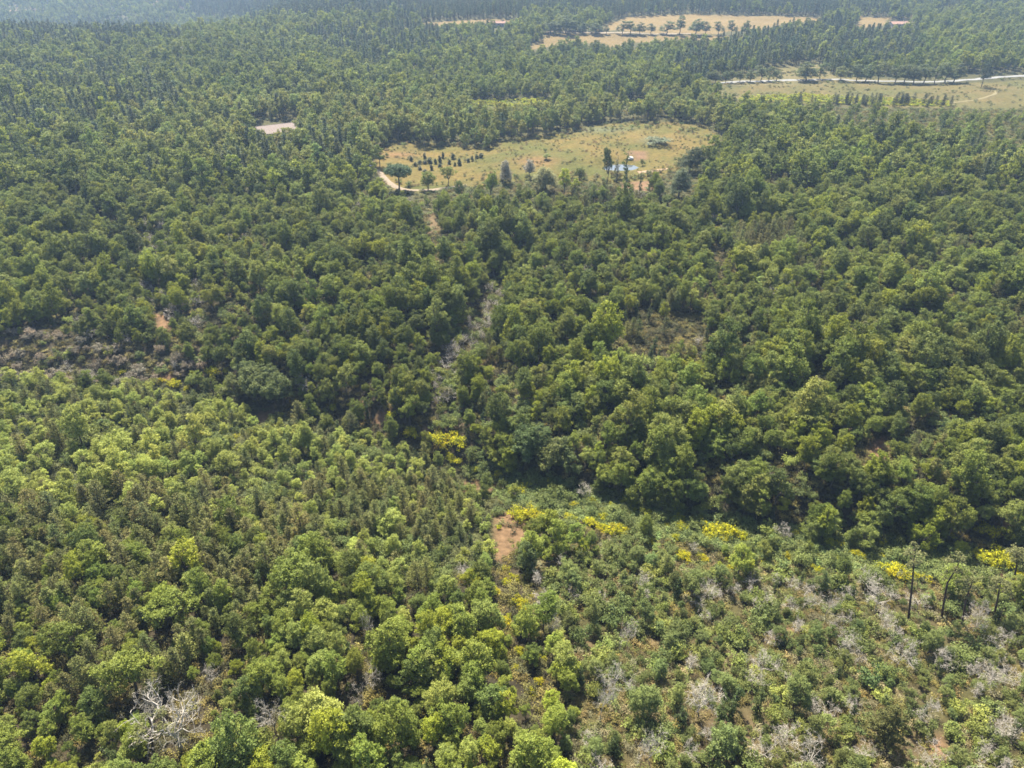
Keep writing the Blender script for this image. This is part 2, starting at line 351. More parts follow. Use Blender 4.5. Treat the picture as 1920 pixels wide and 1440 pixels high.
class Geo:
    """collects tubes, boxes, leaf cards"""
    def __init__(s): s.V, s.Q, s.T, s.R, s.n = [], [], [], [], 0
    def add(s, V, Q=None, T=None, rnd=None):
        V = np.asarray(V, float).reshape(-1, 3)
        s.V.append(V)
        if Q is not None and len(Q): s.Q.append(np.asarray(Q, int).reshape(-1, 4) + s.n)
        if T is not None and len(T): s.T.append(np.asarray(T, int).reshape(-1, 3) + s.n)
        s.R.append(np.full(len(V), 0.5) if rnd is None else np.asarray(rnd, float))
        s.n += len(V)
    def tube(s, P, R, k=5):
        P = np.asarray(P, float); R = np.asarray(R, float)
        a = np.arange(k) * 2 * math.pi / k
        rings = []
        for i in range(len(P)):
            d = P[min(i + 1, len(P) - 1)] - P[max(i - 1, 0)]
            d = d / (np.linalg.norm(d) + 1e-9)
            h = np.array((1., 0, 0)) if abs(d[0]) < 0.8 else np.array((0, 1., 0))
            u = np.cross(d, h); u /= np.linalg.norm(u); v = np.cross(d, u)
            rings.append(P[i] + R[i] * (np.cos(a)[:, None] * u + np.sin(a)[:, None] * v))
        V = np.concatenate(rings)
        i, j = np.meshgrid(np.arange(len(P) - 1), np.arange(k), indexing='ij')
        i, j = i.ravel(), j.ravel(); j2 = (j + 1) % k
        s.add(V, np.stack([i * k + j, i * k + j2, (i + 1) * k + j2, (i + 1) * k + j], 1))
    def leaves(s, C, Nn, size, rg, aspect=0.7, rnd=None):
        n = len(C)
        Nn = Nn / (np.linalg.norm(Nn, axis=1, keepdims=True) + 1e-9)
        r = rg.normal(size=(n, 3))
        u = np.cross(Nn, r); u /= np.linalg.norm(u, axis=1, keepdims=True) + 1e-9
        v = np.cross(Nn, u)
        a = (size * rg.uniform(0.65, 1.35, n))[:, None] * 0.5
        b = a * aspect
        V = np.stack([C - u * a, C - v * b + Nn * a * 0.15, C + u * a, C + v * b + Nn * a * 0.15], 1).reshape(-1, 3)
        Q = np.arange(4 * n).reshape(n, 4)
        if rnd is None: rnd = rg.random(n)
        s.add(V, Q, None, np.repeat(rnd, 4))
    def box(s, c, d, rz=0.0):
        c, d = np.array(c, float), np.array(d, float) / 2
        g = np.array([(x, y, z) for z in (-1, 1) for y in (-1, 1) for x in (-1, 1)], float) * d
        ca, sa = math.cos(rz), math.sin(rz)
        g = np.stack([g[:, 0] * ca - g[:, 1] * sa, g[:, 0] * sa + g[:, 1] * ca, g[:, 2]], 1) + c
        s.add(g, [(0, 2, 3, 1), (4, 5, 7, 6), (0, 1, 5, 4), (2, 6, 7, 3), (0, 4, 6, 2), (1, 3, 7, 5)])
    def mesh(s, name, mats, smooth=False, mat_idx=None):
        V = np.concatenate(s.V); F = []
        if s.Q: F.append(np.concatenate(s.Q))
        if s.T: F.append(np.concatenate(s.T))
        return mesh_from(name, V, F, mats, {'rnd': ('FLOAT', np.concatenate(s.R))}, mat_idx, smooth)
    def nfaces(s): return sum(len(q) for q in s.Q) + sum(len(t) for t in s.T)

def sphere_dirs(n, rg, zmin=-1.0):
    z = rg.uniform(zmin, 1, n); a = rg.uniform(0, 2 * math.pi, n); r = np.sqrt(1 - z * z)
    return np.stack([r * np.cos(a), r * np.sin(a), z], 1)
def fill_lobe(g, c, r, rg, per_m2, leaf, squash=0.8, zmin=-0.55, tone=0.5):
    """leaf clusters over one bough: little sprays of leaves gathered round points of the bough's surface"""
    area = 4 * math.pi * r * r * 0.75
    nc = max(5, int(area * 2.6))
    D = sphere_dirs(nc, rg, zmin)
    rad = r * rg.uniform(0.62, 1.12, nc)
    cc = c + D * rad[:, None] * np.array((1, 1, squash))
    nl = max(2, int(area * per_m2 / nc))
    C = np.repeat(cc, nl, 0) + rg.normal(size=(nc * nl, 3)) * (0.11 + 0.09 * r) * np.array((1, 1, 0.7))
    Nn = np.repeat(D, nl, 0) * 0.55 + rg.normal(size=(nc * nl, 3)) * 0.5 + np.array((0, 0, 0.6))
    ct = np.repeat(np.clip(tone + rg.normal(size=nc) * 0.16, 0, 1), nl)
    g.leaves(C, Nn, leaf, rg, 0.72, np.clip(ct + rg.normal(size=nc * nl) * 0.13, 0, 1))

def bent(a, b, rg, n=4, wob=0.08):
    t = np.linspace(0, 1, n)[:, None]
    L = np.linalg.norm(np.array(b) - np.array(a))
    P = np.array(a) * (1 - t) + np.array(b) * t
    P[1:-1] += rg.normal(size=(n - 2, 3)) * wob * L
    return P

def make_oak(seed, R=3.6, H=8.5, nl=18, per=26, leaf=0.30, form=0):
    """returns (trunk Geo, crown Geo): limbs that each carry a few separate boughs, gaps between them"""
    rg = np.random.default_rng(seed)
    tr, cr = Geo(), Geo()
    zb = H * (0.26, 0.36, 0.20)[form]                     # lowest foliage
    fork = np.array((rg.normal() * 0.3, rg.normal() * 0.3, H * 0.30))
    tr.tube(bent((0, 0, -0.6), fork, rg, 4, 0.04), np.array((1.25, 1.0, 0.85, 0.7)) * R * 0.062, 7)
    pts, tries = [], 0
    ax = np.array((rg.uniform(0.75, 1.2), rg.uniform(0.75, 1.2)))
    off = rg.normal(size=2) * 0.16 * R
    while len(pts) < nl and tries < 4000:
        tries += 1
        f = rg.random() ** 0.8                            # height along the crown
        prof = (math.sin(math.pi * (0.16 + 0.80 * f)) ** 0.75, math.sin(math.pi * (0.30 + 0.64 * f)) ** 0.6, (1.05 - f) ** 0.6)[form]
        a = rg.uniform(0, 6.283)
        q = prof * R * 0.84 * math.sqrt(rg.uniform(0.15, 1.0)) * (1 + 0.22 * math.sin(2 * a + seed))
        c = np.array((math.cos(a) * q * ax[0] + off[0] * f, math.sin(a) * q * ax[1] + off[1] * f, zb + (H - zb) * (0.06 + 0.86 * f)))
        r = R * rg.uniform(0.17, 0.33) * (1.12 - 0.3 * f)
        if all(np.linalg.norm((c - p[0]) * np.array((1, 1, 1.25))) > 0.95 * max(r, p[1]) + 0.10 * R for p in pts):
            pts.append((c, r))
    for c, r in pts:
        fill_lobe(cr, c, r, rg, per, leaf, 0.72, -0.35, rg.uniform(0.30, 0.70))
        for _ in range(2):                                # loose sprays break the outline
            d = sphere_dirs(1, rg, -0.1)[0]
            fill_lobe(cr, c + d * r * 1.15, r * rg.uniform(0.28, 0.5), rg, per, leaf, 0.7, -0.4, rg.uniform(0.35, 0.75))
    for i in range(0, len(pts), 2):
        c, r = pts[i]
        P = bent(fork, c, rg, 4, 0.07)
        tr.tube(P, np.array((0.036, 0.026, 0.017, 0.006)) * R, 5)
        tr.tube(bent(P[2], c + rg.normal(size=3) * r * 0.8, rg, 3, 0.06), np.array((0.014, 0.009, 0.003)) * R, 3)
    return tr, cr
def make_pine(seed, H=7.5, R=1.9, whorls=11, leaf=0.26, per=1.0, base=0.18, up=0.25):
    """young, open pine: leader and whorls of short needle-tufted branches"""
    rg = np.random.default_rng(seed)
    tr, cr = Geo(), Geo()
    top = np.array((rg.normal() * 0.25, rg.normal() * 0.25, H))
    tr.tube(bent((0, 0, -0.5), top, rg, 5, 0.012), np.array((1, 0.85, 0.6, 0.35, 0.08)) * H * 0.016, 6)
    for w in range(whorls):
        f = base + (1 - base) * (w + rg.uniform(-0.2, 0.2)) / (whorls - 0.5)
        f = min(f, 0.985)
        z = f * H
        ln = R * (1 - f) ** 0.62 * rg.uniform(0.8, 1.1) + 0.18
        nb = rg.integers(4, 7)
        a0 = rg.uniform(0, 6.28)
        for b in range(nb):
            a = a0 + b * 2 * math.pi / nb + rg.normal() * 0.25
            l = ln * rg.uniform(0.6, 1.2)
            s = top * f; s[2] = z
            e = s + np.array((math.cos(a) * l, math.sin(a) * l, l * (up + rg.normal() * 0.12)))
            tr.tube(bent(s, e, rg, 3, 0.05), (0.03, 0.02, 0.006), 3)
            nt_ = max(3, int(l * 3.4))
            for q in range(nt_):
                t = (q + 1.2) / (nt_ + 0.4)
                c = s * (1 - t) + e * t + rg.normal(size=3) * 0.10
                n = int(9 * per)
                D = sphere_dirs(n, rg, -0.3)
                cr.leaves(c + D * 0.20, np.cross(D, rg.normal(size=(n, 3))) + np.array((0, 0, 0.5)), leaf, rg, 0.42, np.clip(rg.normal(0.5 + 0.1 * rg.normal(), 0.18, n), 0, 1))
    return tr, cr
def make_conifer(seed, H=14.0, R=2.4, leaf=0.6, n=900, round_=0.7):
    """tall far pine or fir: narrow crown on a bare stem"""
    rg = np.random.default_rng(seed)
    tr, cr = Geo(), Geo()
    tr.tube([(0, 0, -0.6), (0.05, 0, H * 0.5), (0, 0.05, H * 0.97)], np.array((0.018, 0.012, 0.003)) * H, 6)
    nb = 34
    per = n // nb
    for b in range(nb):
        f = 0.30 + 0.68 * (b + rg.random()) / nb
        r = R * min(1.0, ((1 - f) / 0.7) ** round_ * 1.05 + 0.08) * rg.uniform(0.55, 1.1)
        a = b * 2.4 + rg.normal() * 0.3
        e = np.array((math.cos(a) * r, math.sin(a) * r, f * H + 0.1 * r))
        tr.tube([(0, 0, f * H - 0.2), e * np.array((0.8, 0.8, 1))], (0.05, 0.015), 3)
        t = rg.uniform(0.25, 1.05, per)[:, None]
        C = np.array((0, 0, f * H))[None] * (1 - t) + e[None] * t + rg.normal(size=(per, 3)) * (0.34, 0.34, 0.22)
        cr.leaves(C, rg.normal(size=(per, 3)) * 0.6 + np.array((0, 0, 0.9)), leaf, rg, 0.55, np.clip(rg.normal(rg.uniform(0.35, 0.65), 0.15, per), 0, 1))
    return tr, cr
def make_dead(seed, H=5.5, spread=0.62, levels=4, r0=0.10, nb0=5):
    """bare, bleached tree: trunk Geo and branch Geo"""
    rg = np.random.default_rng(seed)
    tr, br = Geo(), Geo()
    fork = np.array((rg.normal() * 0.2, rg.normal() * 0.2, H * 0.38))
    tr.tube(bent((0, 0, -0.4), fork, rg, 4, 0.05), np.array((1.5, 1.2, 1.0, 0.85)) * r0, 7)
    def grow(p, d, L, r, lev):
        n = 4
        P = [p]
        dd = d.copy()
        for i in range(n - 1):
            dd = dd + rg.normal(size=3) * 0.24 + np.array((0, 0, 0.04)); dd /= np.linalg.norm(dd)
            P.append(P[-1] + dd * L / (n - 1))
        br.tube(P, np.linspace(r, r * 0.45, n), 5 if lev == 0 else 3)
        if lev >= levels: return
        for b in range(rg.integers(3, 5) if lev < levels - 1 else rg.integers(3, 6)):
            t = rg.integers(1, n)
            nd = dd + rg.normal(size=3) * 0.75; nd[2] += 0.12; nd /= np.linalg.norm(nd)
            grow(P[t], nd, L * rg.uniform(0.45, 0.72), max(r * 0.55, 0.010), lev + 1)
    for b in range(nb0):
        a = b * 2 * math.pi / nb0 + rg.normal() * 0.3
        d = np.array((math.cos(a) * spread * rg.uniform(0.6, 1.4), math.sin(a) * spread * rg.uniform(0.6, 1.4), rg.uniform(0.35, 1.0))); d /= np.linalg.norm(d)
        grow(fork * np.array((1, 1, rg.uniform(0.75, 1.0))), d, H * 0.36, r0 * 0.62, 0)
    return tr, br
def make_shrub(seed, R=1.2, H=1.5, nl=9, per=34, leaf=0.2, squash=0.8, zmin=-0.2):
    rg = np.random.default_rng(seed)
    tr, cr = Geo(), Geo()
    for i in range(nl):
        a, q = rg.uniform(0, 6.28), math.sqrt(rg.random()) * 0.72 * R
        c = np.array((math.cos(a) * q, math.sin(a) * q, H * rg.uniform(0.28, 0.74)))
        fill_lobe(cr, c, R * rg.uniform(0.26, 0.45), rg, per, leaf, squash, zmin, rg.uniform(0.35, 0.65))
        tr.tube(bent((rg.normal() * 0.08, rg.normal() * 0.08, -0.25), c, rg, 3, 0.07), (0.04, 0.028, 0.01), 4)
    return tr, cr
def make_column(seed, H=6.0, R=0.75, leaf=0.24):
    """ivy-covered trunk or narrow juniper"""
    rg = np.random.default_rng(seed)
    tr, cr = Geo(), Geo()
    tr.tube(bent((0, 0, -0.4), (rg.normal() * 0.15, rg.normal() * 0.15, H * 0.97), rg, 4, 0.015), (0.14, 0.11, 0.08, 0.02), 5)
    k = 9
    for i in range(k):
        f = (i + 0.6) / k
        r = R * (0.62 + 0.5 * math.sin(math.pi * min(1, f * 0.95 + 0.12))) * rg.uniform(0.75, 1.1) * (1 - 0.45 * max(0, f - 0.6) / 0.4)
        fill_lobe(cr, np.array((rg.normal() * 0.15, rg.normal() * 0.15, f * H)), r * 0.8, rg, 40, leaf, 0.95, -0.9, rg.uniform(0.35, 0.6))
    return tr, cr
def make_umbrella(seed, H=12.5, R=6.0):
    rg = np.random.default_rng(seed)
    tr, cr = Geo(), Geo()
    fork = np.array((0.1, 0, H * 0.52))
    tr.tube(bent((0, 0, -0.5), fork, rg, 4, 0.01), (0.42, 0.34, 0.30, 0.27), 8)
    for i in range(46):
        a, q = i * 2.39996, math.sqrt((i + 0.5) / 46) * 0.92
        c = np.array((math.cos(a) * q * R, math.sin(a) * q * R, H * (0.56 + 0.36 * math.sqrt(max(0, 1 - q * q)) + 0.03 * rg.normal())))
        fill_lobe(cr, c, 1.35, rg, 34, 0.34, 0.85, -0.8, rg.uniform(0.35, 0.65))
        if i % 2 == 0: tr.tube(bent(fork, c, rg, 4, 0.03), (0.14, 0.10, 0.07, 0.03), 4)
    return tr, cr
def make_tallpine(seed, H=11.0, lean=0.6, dens=1.0, crook=0.0):
    """slender old pine: long bare stem, thin open top"""
    rg = np.random.default_rng(seed)
    tr, cr = Geo(), Geo()
    a = rg.uniform(0, 6.28)
    P = np.array([(0, 0, -0.6), (0.1, 0.05, H * 0.3), (0.15 + 0.1 * crook, 0.1, H * 0.58), (lean * 0.6 + crook * 1.3, 0.2, H * 0.8), (lean + crook * 1.6, 0.2, H * 0.97)])
    tr.tube(P, (0.22, 0.19, 0.16, 0.11, 0.03), 7)
    for i in range(13):
        t = 0.62 + 0.38 * i / 12
        s = np.array([np.interp(t, (0, 0.3, 0.58, 0.8, 1), P[:, k]) for k in range(3)])
        b = i * 2.4 + rg.normal() * 0.4
        l = rg.uniform(0.7, 1.9) * (1.25 - 0.6 * (t - 0.62) / 0.38)
        e = s + np.array((math.cos(b) * l, math.sin(b) * l, 0.35 + rg.normal() * 0.2))
        tr.tube(bent(s, e, rg, 3, 0.06), (0.05, 0.035, 0.012), 3)
        fill_lobe(cr, e, 0.62 * rg.uniform(0.8, 1.2), rg, 26 * dens, 0.24, 0.6, -0.4, rg.uniform(0.35, 0.65))
    return tr, cr

# ------------------------------------------------------------------ prototypes
class Kind:
    def __init__(s, name, makes, woodmat, leafmat, wood='trunk', leaf='crown'):
        s.name, s.wood, s.leaf = name, wood, leaf
        s.tm, s.cm, s.geos, s.ext = [], [], [], []
        for i, (t, c) in enumerate(makes):
            s.tm.append(t.mesh(f'{name}_{wood}', [woodmat], True)); s.cm.append(c.mesh(f'{name}_{leaf}', [leafmat], leafmat is M['deadwood']))
            s.geos.append((t, c, woodmat, leafmat))
            V = np.concatenate(c.V)
            s.ext.append((np.percentile(np.hypot(V[:, 0], V[:, 1]), 96), V[:, 2].max()))
        s.n = len(makes)
        s.protos = None
    def far(s):
        """joined meshes used for the uncounted mass of this kind"""
        if s.protos is None:
            s.protos = []
            for t, c, wm, lm in s.geos:
                g = Geo(); nf = t.nfaces()
                for q in (t, c):
                    n0 = g.n
                    for V, R in zip(q.V, q.R): g.add(V, None, None, R)
                    for f in q.Q: g.Q.append(f + n0)
                mi = np.zeros(sum(len(q) for q in g.Q), int); mi[nf:] = 1
                o = bpy.data.objects.new(s.name + '_pattern', g.mesh(s.name + '_mass', [wm, lm], False, mi))
                s.protos.append(o)
        return s.protos
K = {}
K['oak'] = Kind('oak_tree', [make_oak(100 + i, 3.3 + 0.25 * (i % 3), 7.8 + 0.6 * (i % 4), 17 + i, 34, 0.26, (0, 0, 1, 2, 0, 1)[i % 6]) for i in range(12)], M['bark'], M['leaf'])
K['oakfar'] = Kind('distant_oak', [make_oak(140 + i, 3.6, 8.8 + 0.3 * i, 17 + i, 12, 0.46, i % 3) for i in range(6)], M['bark'], M['leaf'])
K['pine'] = Kind('young_pine', [make_pine(200 + i, 6.2 + 0.5 * i, 1.7 + 0.1 * i) for i in range(5)], M['pinebark'], M['needle'])
K['conifer'] = Kind('tall_conifer', [make_conifer(240 + i, 13 + i, 2.2 + 0.15 * i, 0.6, 900, 0.6 + 0.08 * i) for i in range(4)], M['pinebark'], M['needle'])
K['dead'] = Kind('dead_tree', [make_dead(300 + i, 4.6 + 0.4 * i, 0.42 + 0.10 * (i % 3), 4, 0.055) for i in range(6)], M['deadwood'], M['deadwood'], 'trunk', 'bare_branches')
K['shrub'] = Kind('evergreen_shrub', [make_shrub(400 + i, 1.15, 1.7 + 0.15 * i, 9, 38, 0.2) for i in range(5)], M['bark'], M['leaf'], 'stems', 'foliage')
K['heath'] = Kind('heath_plant', [make_shrub(450 + i, 1.05, 0.8, 8, 26, 0.17, 0.7) for i in range(4)], M['bark'], M['needle'], 'stems', 'foliage')
K['broom'] = Kind('broom_shrub', [make_shrub(500 + i, 1.3, 1.7, 10, 40, 0.17, 0.9) for i in range(4)], M['bark'], M['flower'], 'stems', 'blossom')
K['column'] = Kind('ivy_clad_tree', [make_column(550 + i, 5.2 + 0.5 * i, 0.7) for i in range(4)], M['bark'], M['leaf'])
K['juniper'] = Kind('juniper', [make_column(580 + i, 2.9 + 0.3 * i, 0.85, 0.3) for i in range(3)], M['bark'], M['needle'])
K['willow'] = Kind('willow', [make_oak(600 + i, 4.2, 8.5, 34, 30, 0.26, 2) for i in range(3)], M['bark'], M['leaf'])

# ------------------------------------------------------------------ terrain mesh
NC, NR = 430, 620
uu = np.linspace(-1.15, 1.15, NC)
yy = np.geomspace(110, 4700, NR) - 260
UU, YY = np.meshgrid(uu, yy)
XX = UU * (YY + 260)
ZZ = terrain(XX, YY)
TX, TY, TZ = XX.ravel(), YY.ravel(), ZZ.ravel()
tpx, tpy, tdep = project(TX, TY, TZ)
okv = (TY * CP - (TZ - CAM_Z) * SP) > 5
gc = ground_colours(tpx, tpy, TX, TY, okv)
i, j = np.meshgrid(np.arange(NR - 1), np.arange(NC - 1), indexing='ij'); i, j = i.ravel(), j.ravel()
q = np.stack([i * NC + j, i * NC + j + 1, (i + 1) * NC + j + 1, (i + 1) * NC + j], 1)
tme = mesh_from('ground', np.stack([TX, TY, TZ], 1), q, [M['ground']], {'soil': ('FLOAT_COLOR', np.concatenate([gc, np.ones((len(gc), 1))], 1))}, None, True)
tag(link('ground', tme), 'hilly ground of brown forest floor, dry meadow and tan fields', None, None, 'structure')

def strip(name, pts, width, mat, label, lift=0.16, step=2.0, edge=0.25):
    W = np.array([ray_ground(*p)[:2] for p in pts])
    d = np.r_[0, np.cumsum(np.hypot(*np.diff(W, axis=0).T))]
    s = np.arange(0, d[-1], step)
    x, y = np.interp(s, d, W[:, 0]), np.interp(s, d, W[:, 1])
    k = 7; kk = np.ones(k) / k
    x, y = np.convolve(np.pad(x, k // 2, 'edge'), kk, 'valid'), np.convolve(np.pad(y, k // 2, 'edge'), kk, 'valid')
    tx, ty = np.gradient(x), np.gradient(y); l = np.hypot(tx, ty); nx, ny = -ty / l, tx / l
    offs = np.linspace(-0.5, 0.5, 5)
    V = []
    for o in offs:
        w = width * (1 + edge * (vnoise(s / 5, s * 0 + o * 9, 33) - 0.5))
        X, Y = x + nx * o * w, y + ny * o * w
        V.append(np.stack([X, Y, terrain(X, Y) + lift - (0.12 if abs(o) > 0.4 else 0)], 1))
    V = np.stack(V, 1).reshape(-1, 3)
    i, j = np.meshgrid(np.arange(len(s) - 1), np.arange(4), indexing='ij'); i, j = i.ravel(), j.ravel()
    q = np.stack([i * 5 + j, i * 5 + j + 1, (i + 1) * 5 + j + 1, (i + 1) * 5 + j], 1)
    tag(link(name, mesh_from(name, V, q, [mat], None, None, True)), label, None, None, 'structure')
    return np.stack([x, y], 1)
ROAD_PX = [(1322, 158), (1360, 155), (1400, 153), (1470, 150), (1540, 149), (1600, 151), (1700, 153), (1800, 151), (1850, 147), (1920, 142), (2010, 137)]
road_w = strip('road', ROAD_PX, 4.8, M['road'], 'pale road running behind the right-hand meadow', 0.22, 3.0, 0.05)
path_w = strip('path', [(690, 313), (708, 320), (716, 328), (722, 336), (733, 346), (745, 353), (765, 357), (790, 358), (815, 356), (850, 351), (888, 346)], 3.4, M['gravel'], 'pale gravel path curving round the umbrella pine')
strip('dirt_track', [(1190, 324), (1210, 322), (1235, 320), (1262, 315)], 3.2, M['track'], 'short reddish dirt track beside the pond')
strip('trodden_trail', [(1772, 194), (1810, 190), (1845, 184), (1866, 177), (1869, 170)], 2.2, M['faint'], 'faint trodden trail crossing the right-hand meadow')
strip('field_lane', [(1018, 60), (1060, 61), (1130, 62), (1230, 64), (1330, 66)], 5.0, M['gravel'], 'pale lane under the row of field trees', 0.3, 4.0)
HILL_TRACK = strip('hill_track', [(-30, 24), (20, 22), (50, 17), (85, 12)], 11.0, M['track'], 'reddish track across the hazy far hill', 0.6, 8.0)
# pond water: an uneven disc lying in its hollow
pz = ground(POND[0], POND[1]) + 0.6
a = np.linspace(0, 2 * math.pi, 48, endpoint=False)
pv = np.stack([POND[0] + 12.5 * np.cos(a), POND[1] + 9.0 * np.sin(a), np.full(48, pz)], 1)
pv = np.concatenate([pv, [[POND[0], POND[1], pz]]])
pt = np.stack([np.arange(48), (np.arange(48) + 1) % 48, np.full(48, 48)], 1)
tag(link('pond', mesh_from('pond', pv, pt, [M['water']])), 'small pond shining in the middle meadow', None, None, 'structure')

# ------------------------------------------------------------------ plant list
PL = {k: [] for k in K}          # kind -> list of [x, y, scale_xy, scale_z, rz, variant, tint(3), label or None]
def tint_var(c, n, rg, s=0.14, hue=0.07):
    c = np.array(c)[None] * np.ones((n, 1))
    v = np.exp(rg.normal(size=(n, 1)) * s)
    h = rg.normal(size=(n, 1)) * hue
    return np.clip(c * v * np.concatenate([1 + h, np.ones((n, 1)), 1 - h * 0.6], 1), 0.005, 0.9)
OAK, OAKL, OAKY, OAKD = (0.150, 0.182, 0.032), (0.192, 0.218, 0.050), (0.200, 0.226, 0.026), (0.108, 0.136, 0.031)
PINEC, PINEB, CONC = (0.130, 0.146, 0.036), (0.148, 0.146, 0.042), (0.080, 0.104, 0.042)
HEATHC, GREYC, SHRC, BROOMC = (0.165, 0.145, 0.038), (0.21, 0.180, 0.125), (0.130, 0.158, 0.046), (0.38, 0.355, 0.014)
FIX = []                          # hand-placed things, kept clear of the scattered ones: (x, y, radius)

def put(kind, px, py, size_px=None, height_px=None, tint=None, label=None, variant=None, base=True, height_m=None, width_m=None, jitter=0.0, squash=1.0, **kw):
    """one hand-placed plant: its foot at photo pixel (px, py) on the ground, its size from the pixels it spans there"""
    w = ray_ground(px, py)
    d = math.hypot(math.hypot(w[0], w[1]), w[2] - CAM_Z)
    k = K[kind]
    v = int(rng.integers(k.n)) if variant is None else variant
    R, H = k.ext[v]
    ang = math.atan2(CAM_Z - w[2], math.hypot(w[0], w[1]))
    if width_m is None: width_m = (size_px or 30) * d / FPX
    if height_m is None: height_m = (height_px * d / FPX / math.cos(ang)) if height_px else H * (width_m / (2 * R)) * squash
    t = tint_var(tint or OAK, 1, rng, 0.08, 0.05)[0]
    PL[kind].append([w[0], w[1], width_m / (2 * R), height_m / H, rng.uniform(0, 6.28), v, t, label])
    FIX.append((w[0], w[1], width_m * 0.42))
    return w

# --- flowering broom
BROOM = [(840, 842, 48), (770, 822, 26), (845, 866, 20), (860, 870, 14), (625, 772, 14), (655, 764, 8), (400, 706, 24), (425, 702, 12), (330, 728, 22), (305, 722, 14), (232, 704, 11), (350, 735, 10), (445, 824, 11), (525, 785, 14), (735, 786, 17),
         (985, 978, 46), (1070, 980, 24), (1108, 988, 26), (1148, 1002, 34), (1128, 1000, 22), (1168, 1004, 16), (1262, 982, 16), (1275, 996, 24), (1250, 990, 10), (1345, 1008, 46), (1385, 1012, 24), (1330, 1016, 18), (1280, 1052, 28), (1316, 1052, 18), (1216, 1022, 20),
         (1168, 944, 13), (1182, 960, 15), (1362, 1052, 11), (1370, 1068, 12), (965, 1090, 18), (933, 1116, 15), (974, 1138, 26), (980, 1152, 22), (948, 1174, 22), (924, 1066, 8), (935, 992, 9), (975, 1228, 18), (1012, 1284, 15), (998, 1304, 15), (1020, 1242, 10),
         (1672, 1084, 40), (1712, 1086, 18), (1735, 1092, 14), (1855, 1006, 28), (1832, 1000, 12), (1858, 1062, 48), (1690, 1026, 10), (1604, 1046, 13), (1432, 1058, 12), (1476, 1050, 14), (1910, 1084, 18), (1530, 1048, 11)]
br_ = np.random.default_rng(23)
for _ in range(34):
    t_ = br_.random(); x_ = 860 + 1060 * t_
    BROOM.append((x_, 890 + 175 * t_ + 75 * math.sin(t_ * 3.1) * 0.4 + br_.normal() * 16, br_.uniform(9, 17)))
for _ in range(10): BROOM.append((br_.normal(965, 28), br_.uniform(1040, 1300), br_.uniform(9, 15)))
for bx_, by_, bs in BROOM:
    n_ = 1 if bs < 18 else 2 if bs < 30 else 4
    for q_ in range(n_):
        f_ = 1.1 if n_ == 1 else 0.8 if n_ == 2 else 0.62
        ox, oy = (0, 0) if n_ == 1 else ((q_ - (n_ - 1) / 2) * bs * 0.3, (q_ % 2 - 0.5) * bs * 0.22)
        put('broom', bx_ + ox, by_ + oy - bs * 0.1, bs * f_ * 1.22, None, BROOMC, squash=rng.uniform(0.85, 1.15))
# --- named single trees round the clearing
def add_far_trees():
    put('willow', 1022, 358, 50, 44, (0.24, 0.245, 0.11), 'pale grey-green willow standing below the middle meadow')
    put('willow', 948, 345, 30, 42, (0.29, 0.275, 0.2), 'silvery half-bare tree at the near edge of the meadow, left one')
    put('willow', 992, 330, 22, 30, (0.33, 0.31, 0.24), 'small silvery half-bare tree at the near meadow edge, right one')
    put('oak', 803, 357, 27, 34, OAK, 'round green tree on the gravel path right of the umbrella pine')
    put('oak', 840, 348, 30, 34, OAKL, 'light green tree on the gravel path, second from the umbrella pine')
    put('oak', 921, 372, 27, 48, OAK, 'tall green tree right of the end of the gravel path')
    put('oak', 862, 376, 20, 34, OAKD, 'dark slender tree just below the gravel path')
    put('oak', 718, 275, 16, 24, OAK, 'lone round tree at the upper left corner of the meadow')
    put('oak', 668, 272, 12, 18, OAK, 'small round tree left of the lone meadow-corner tree')
    put('oak', 1137, 349, 27, 66, (0.085, 0.11, 0.04), 'broad dark poplar left of the pond')
    put('column', 1172, 352, 16, 68, (0.09, 0.12, 0.035), 'slim tall poplar in front of the pond')
    put('column', 1199, 358, 10, 36, (0.075, 0.10, 0.035), 'narrow cypress right of the slim tall poplar')
    put('column', 1217, 360, 11, 36, (0.095, 0.12, 0.045), 'narrow poplar right of the narrow cypress by the pond')
    put('column', 1155, 342, 12, 44, (0.13, 0.13, 0.07), 'thin half-bare poplar between the two dark poplars at the pond')
    put('willow', 1292, 325, 48, 46, (0.10, 0.12, 0.055), 'large grey-green round tree right of the pond')
    put('willow', 1272, 372, 46, 52, (0.115, 0.13, 0.06), 'large grey-green tree below the dirt track')
    put('oak', 1086, 340, 18, 24, OAKD, 'small dark tree left of the pond at the meadow edge')
    put('oak', 1204, 311, 10, 12, OAKD, 'small dark bush-like tree at the right end of the pond')
    put('oak', 1025, 299, 15, 12, OAKL, 'round light bush alone in the middle of the meadow', height_m=3.0)
    put('shrub', 1231, 270, 50, 10, (0.12, 0.14, 0.075), 'wide low grey-green bush patch in the upper meadow')
    put('shrub', 1022, 285, 8, 7, SHRC, 'tiny bush just above the round light bush in the meadow')
    put('shrub', 1147, 246, 9, 7, SHRC, 'small dark bush at the far upper meadow edge')
    put('shrub', 1054, 258, 11, 7, (0.1, 0.12, 0.03), 'small yellow-green bush on the far left rim of the meadow')
    put('oak', 1840, 163, 22, 34, (0.05, 0.072, 0.04), 'lone dark tree on the near side of the road')
add_far_trees()
for x, y, w_ in ((448, 750, 54), (488, 754, 62), (528, 760, 52), (478, 734, 50), (512, 738, 46), (985, 872, 58), (1028, 884, 64), (1066, 892, 54), (1010, 862, 50), (1052, 870, 46)):
    put('oak', x, y, w_, None, (0.120, 0.148, 0.046), squash=1.05)
for (x, y, s) in ((560, 1120, 90), (140, 1230, 72), (255, 1300, 86), (330, 1180, 80)):
    put('oak', x, y, s, None, OAK)
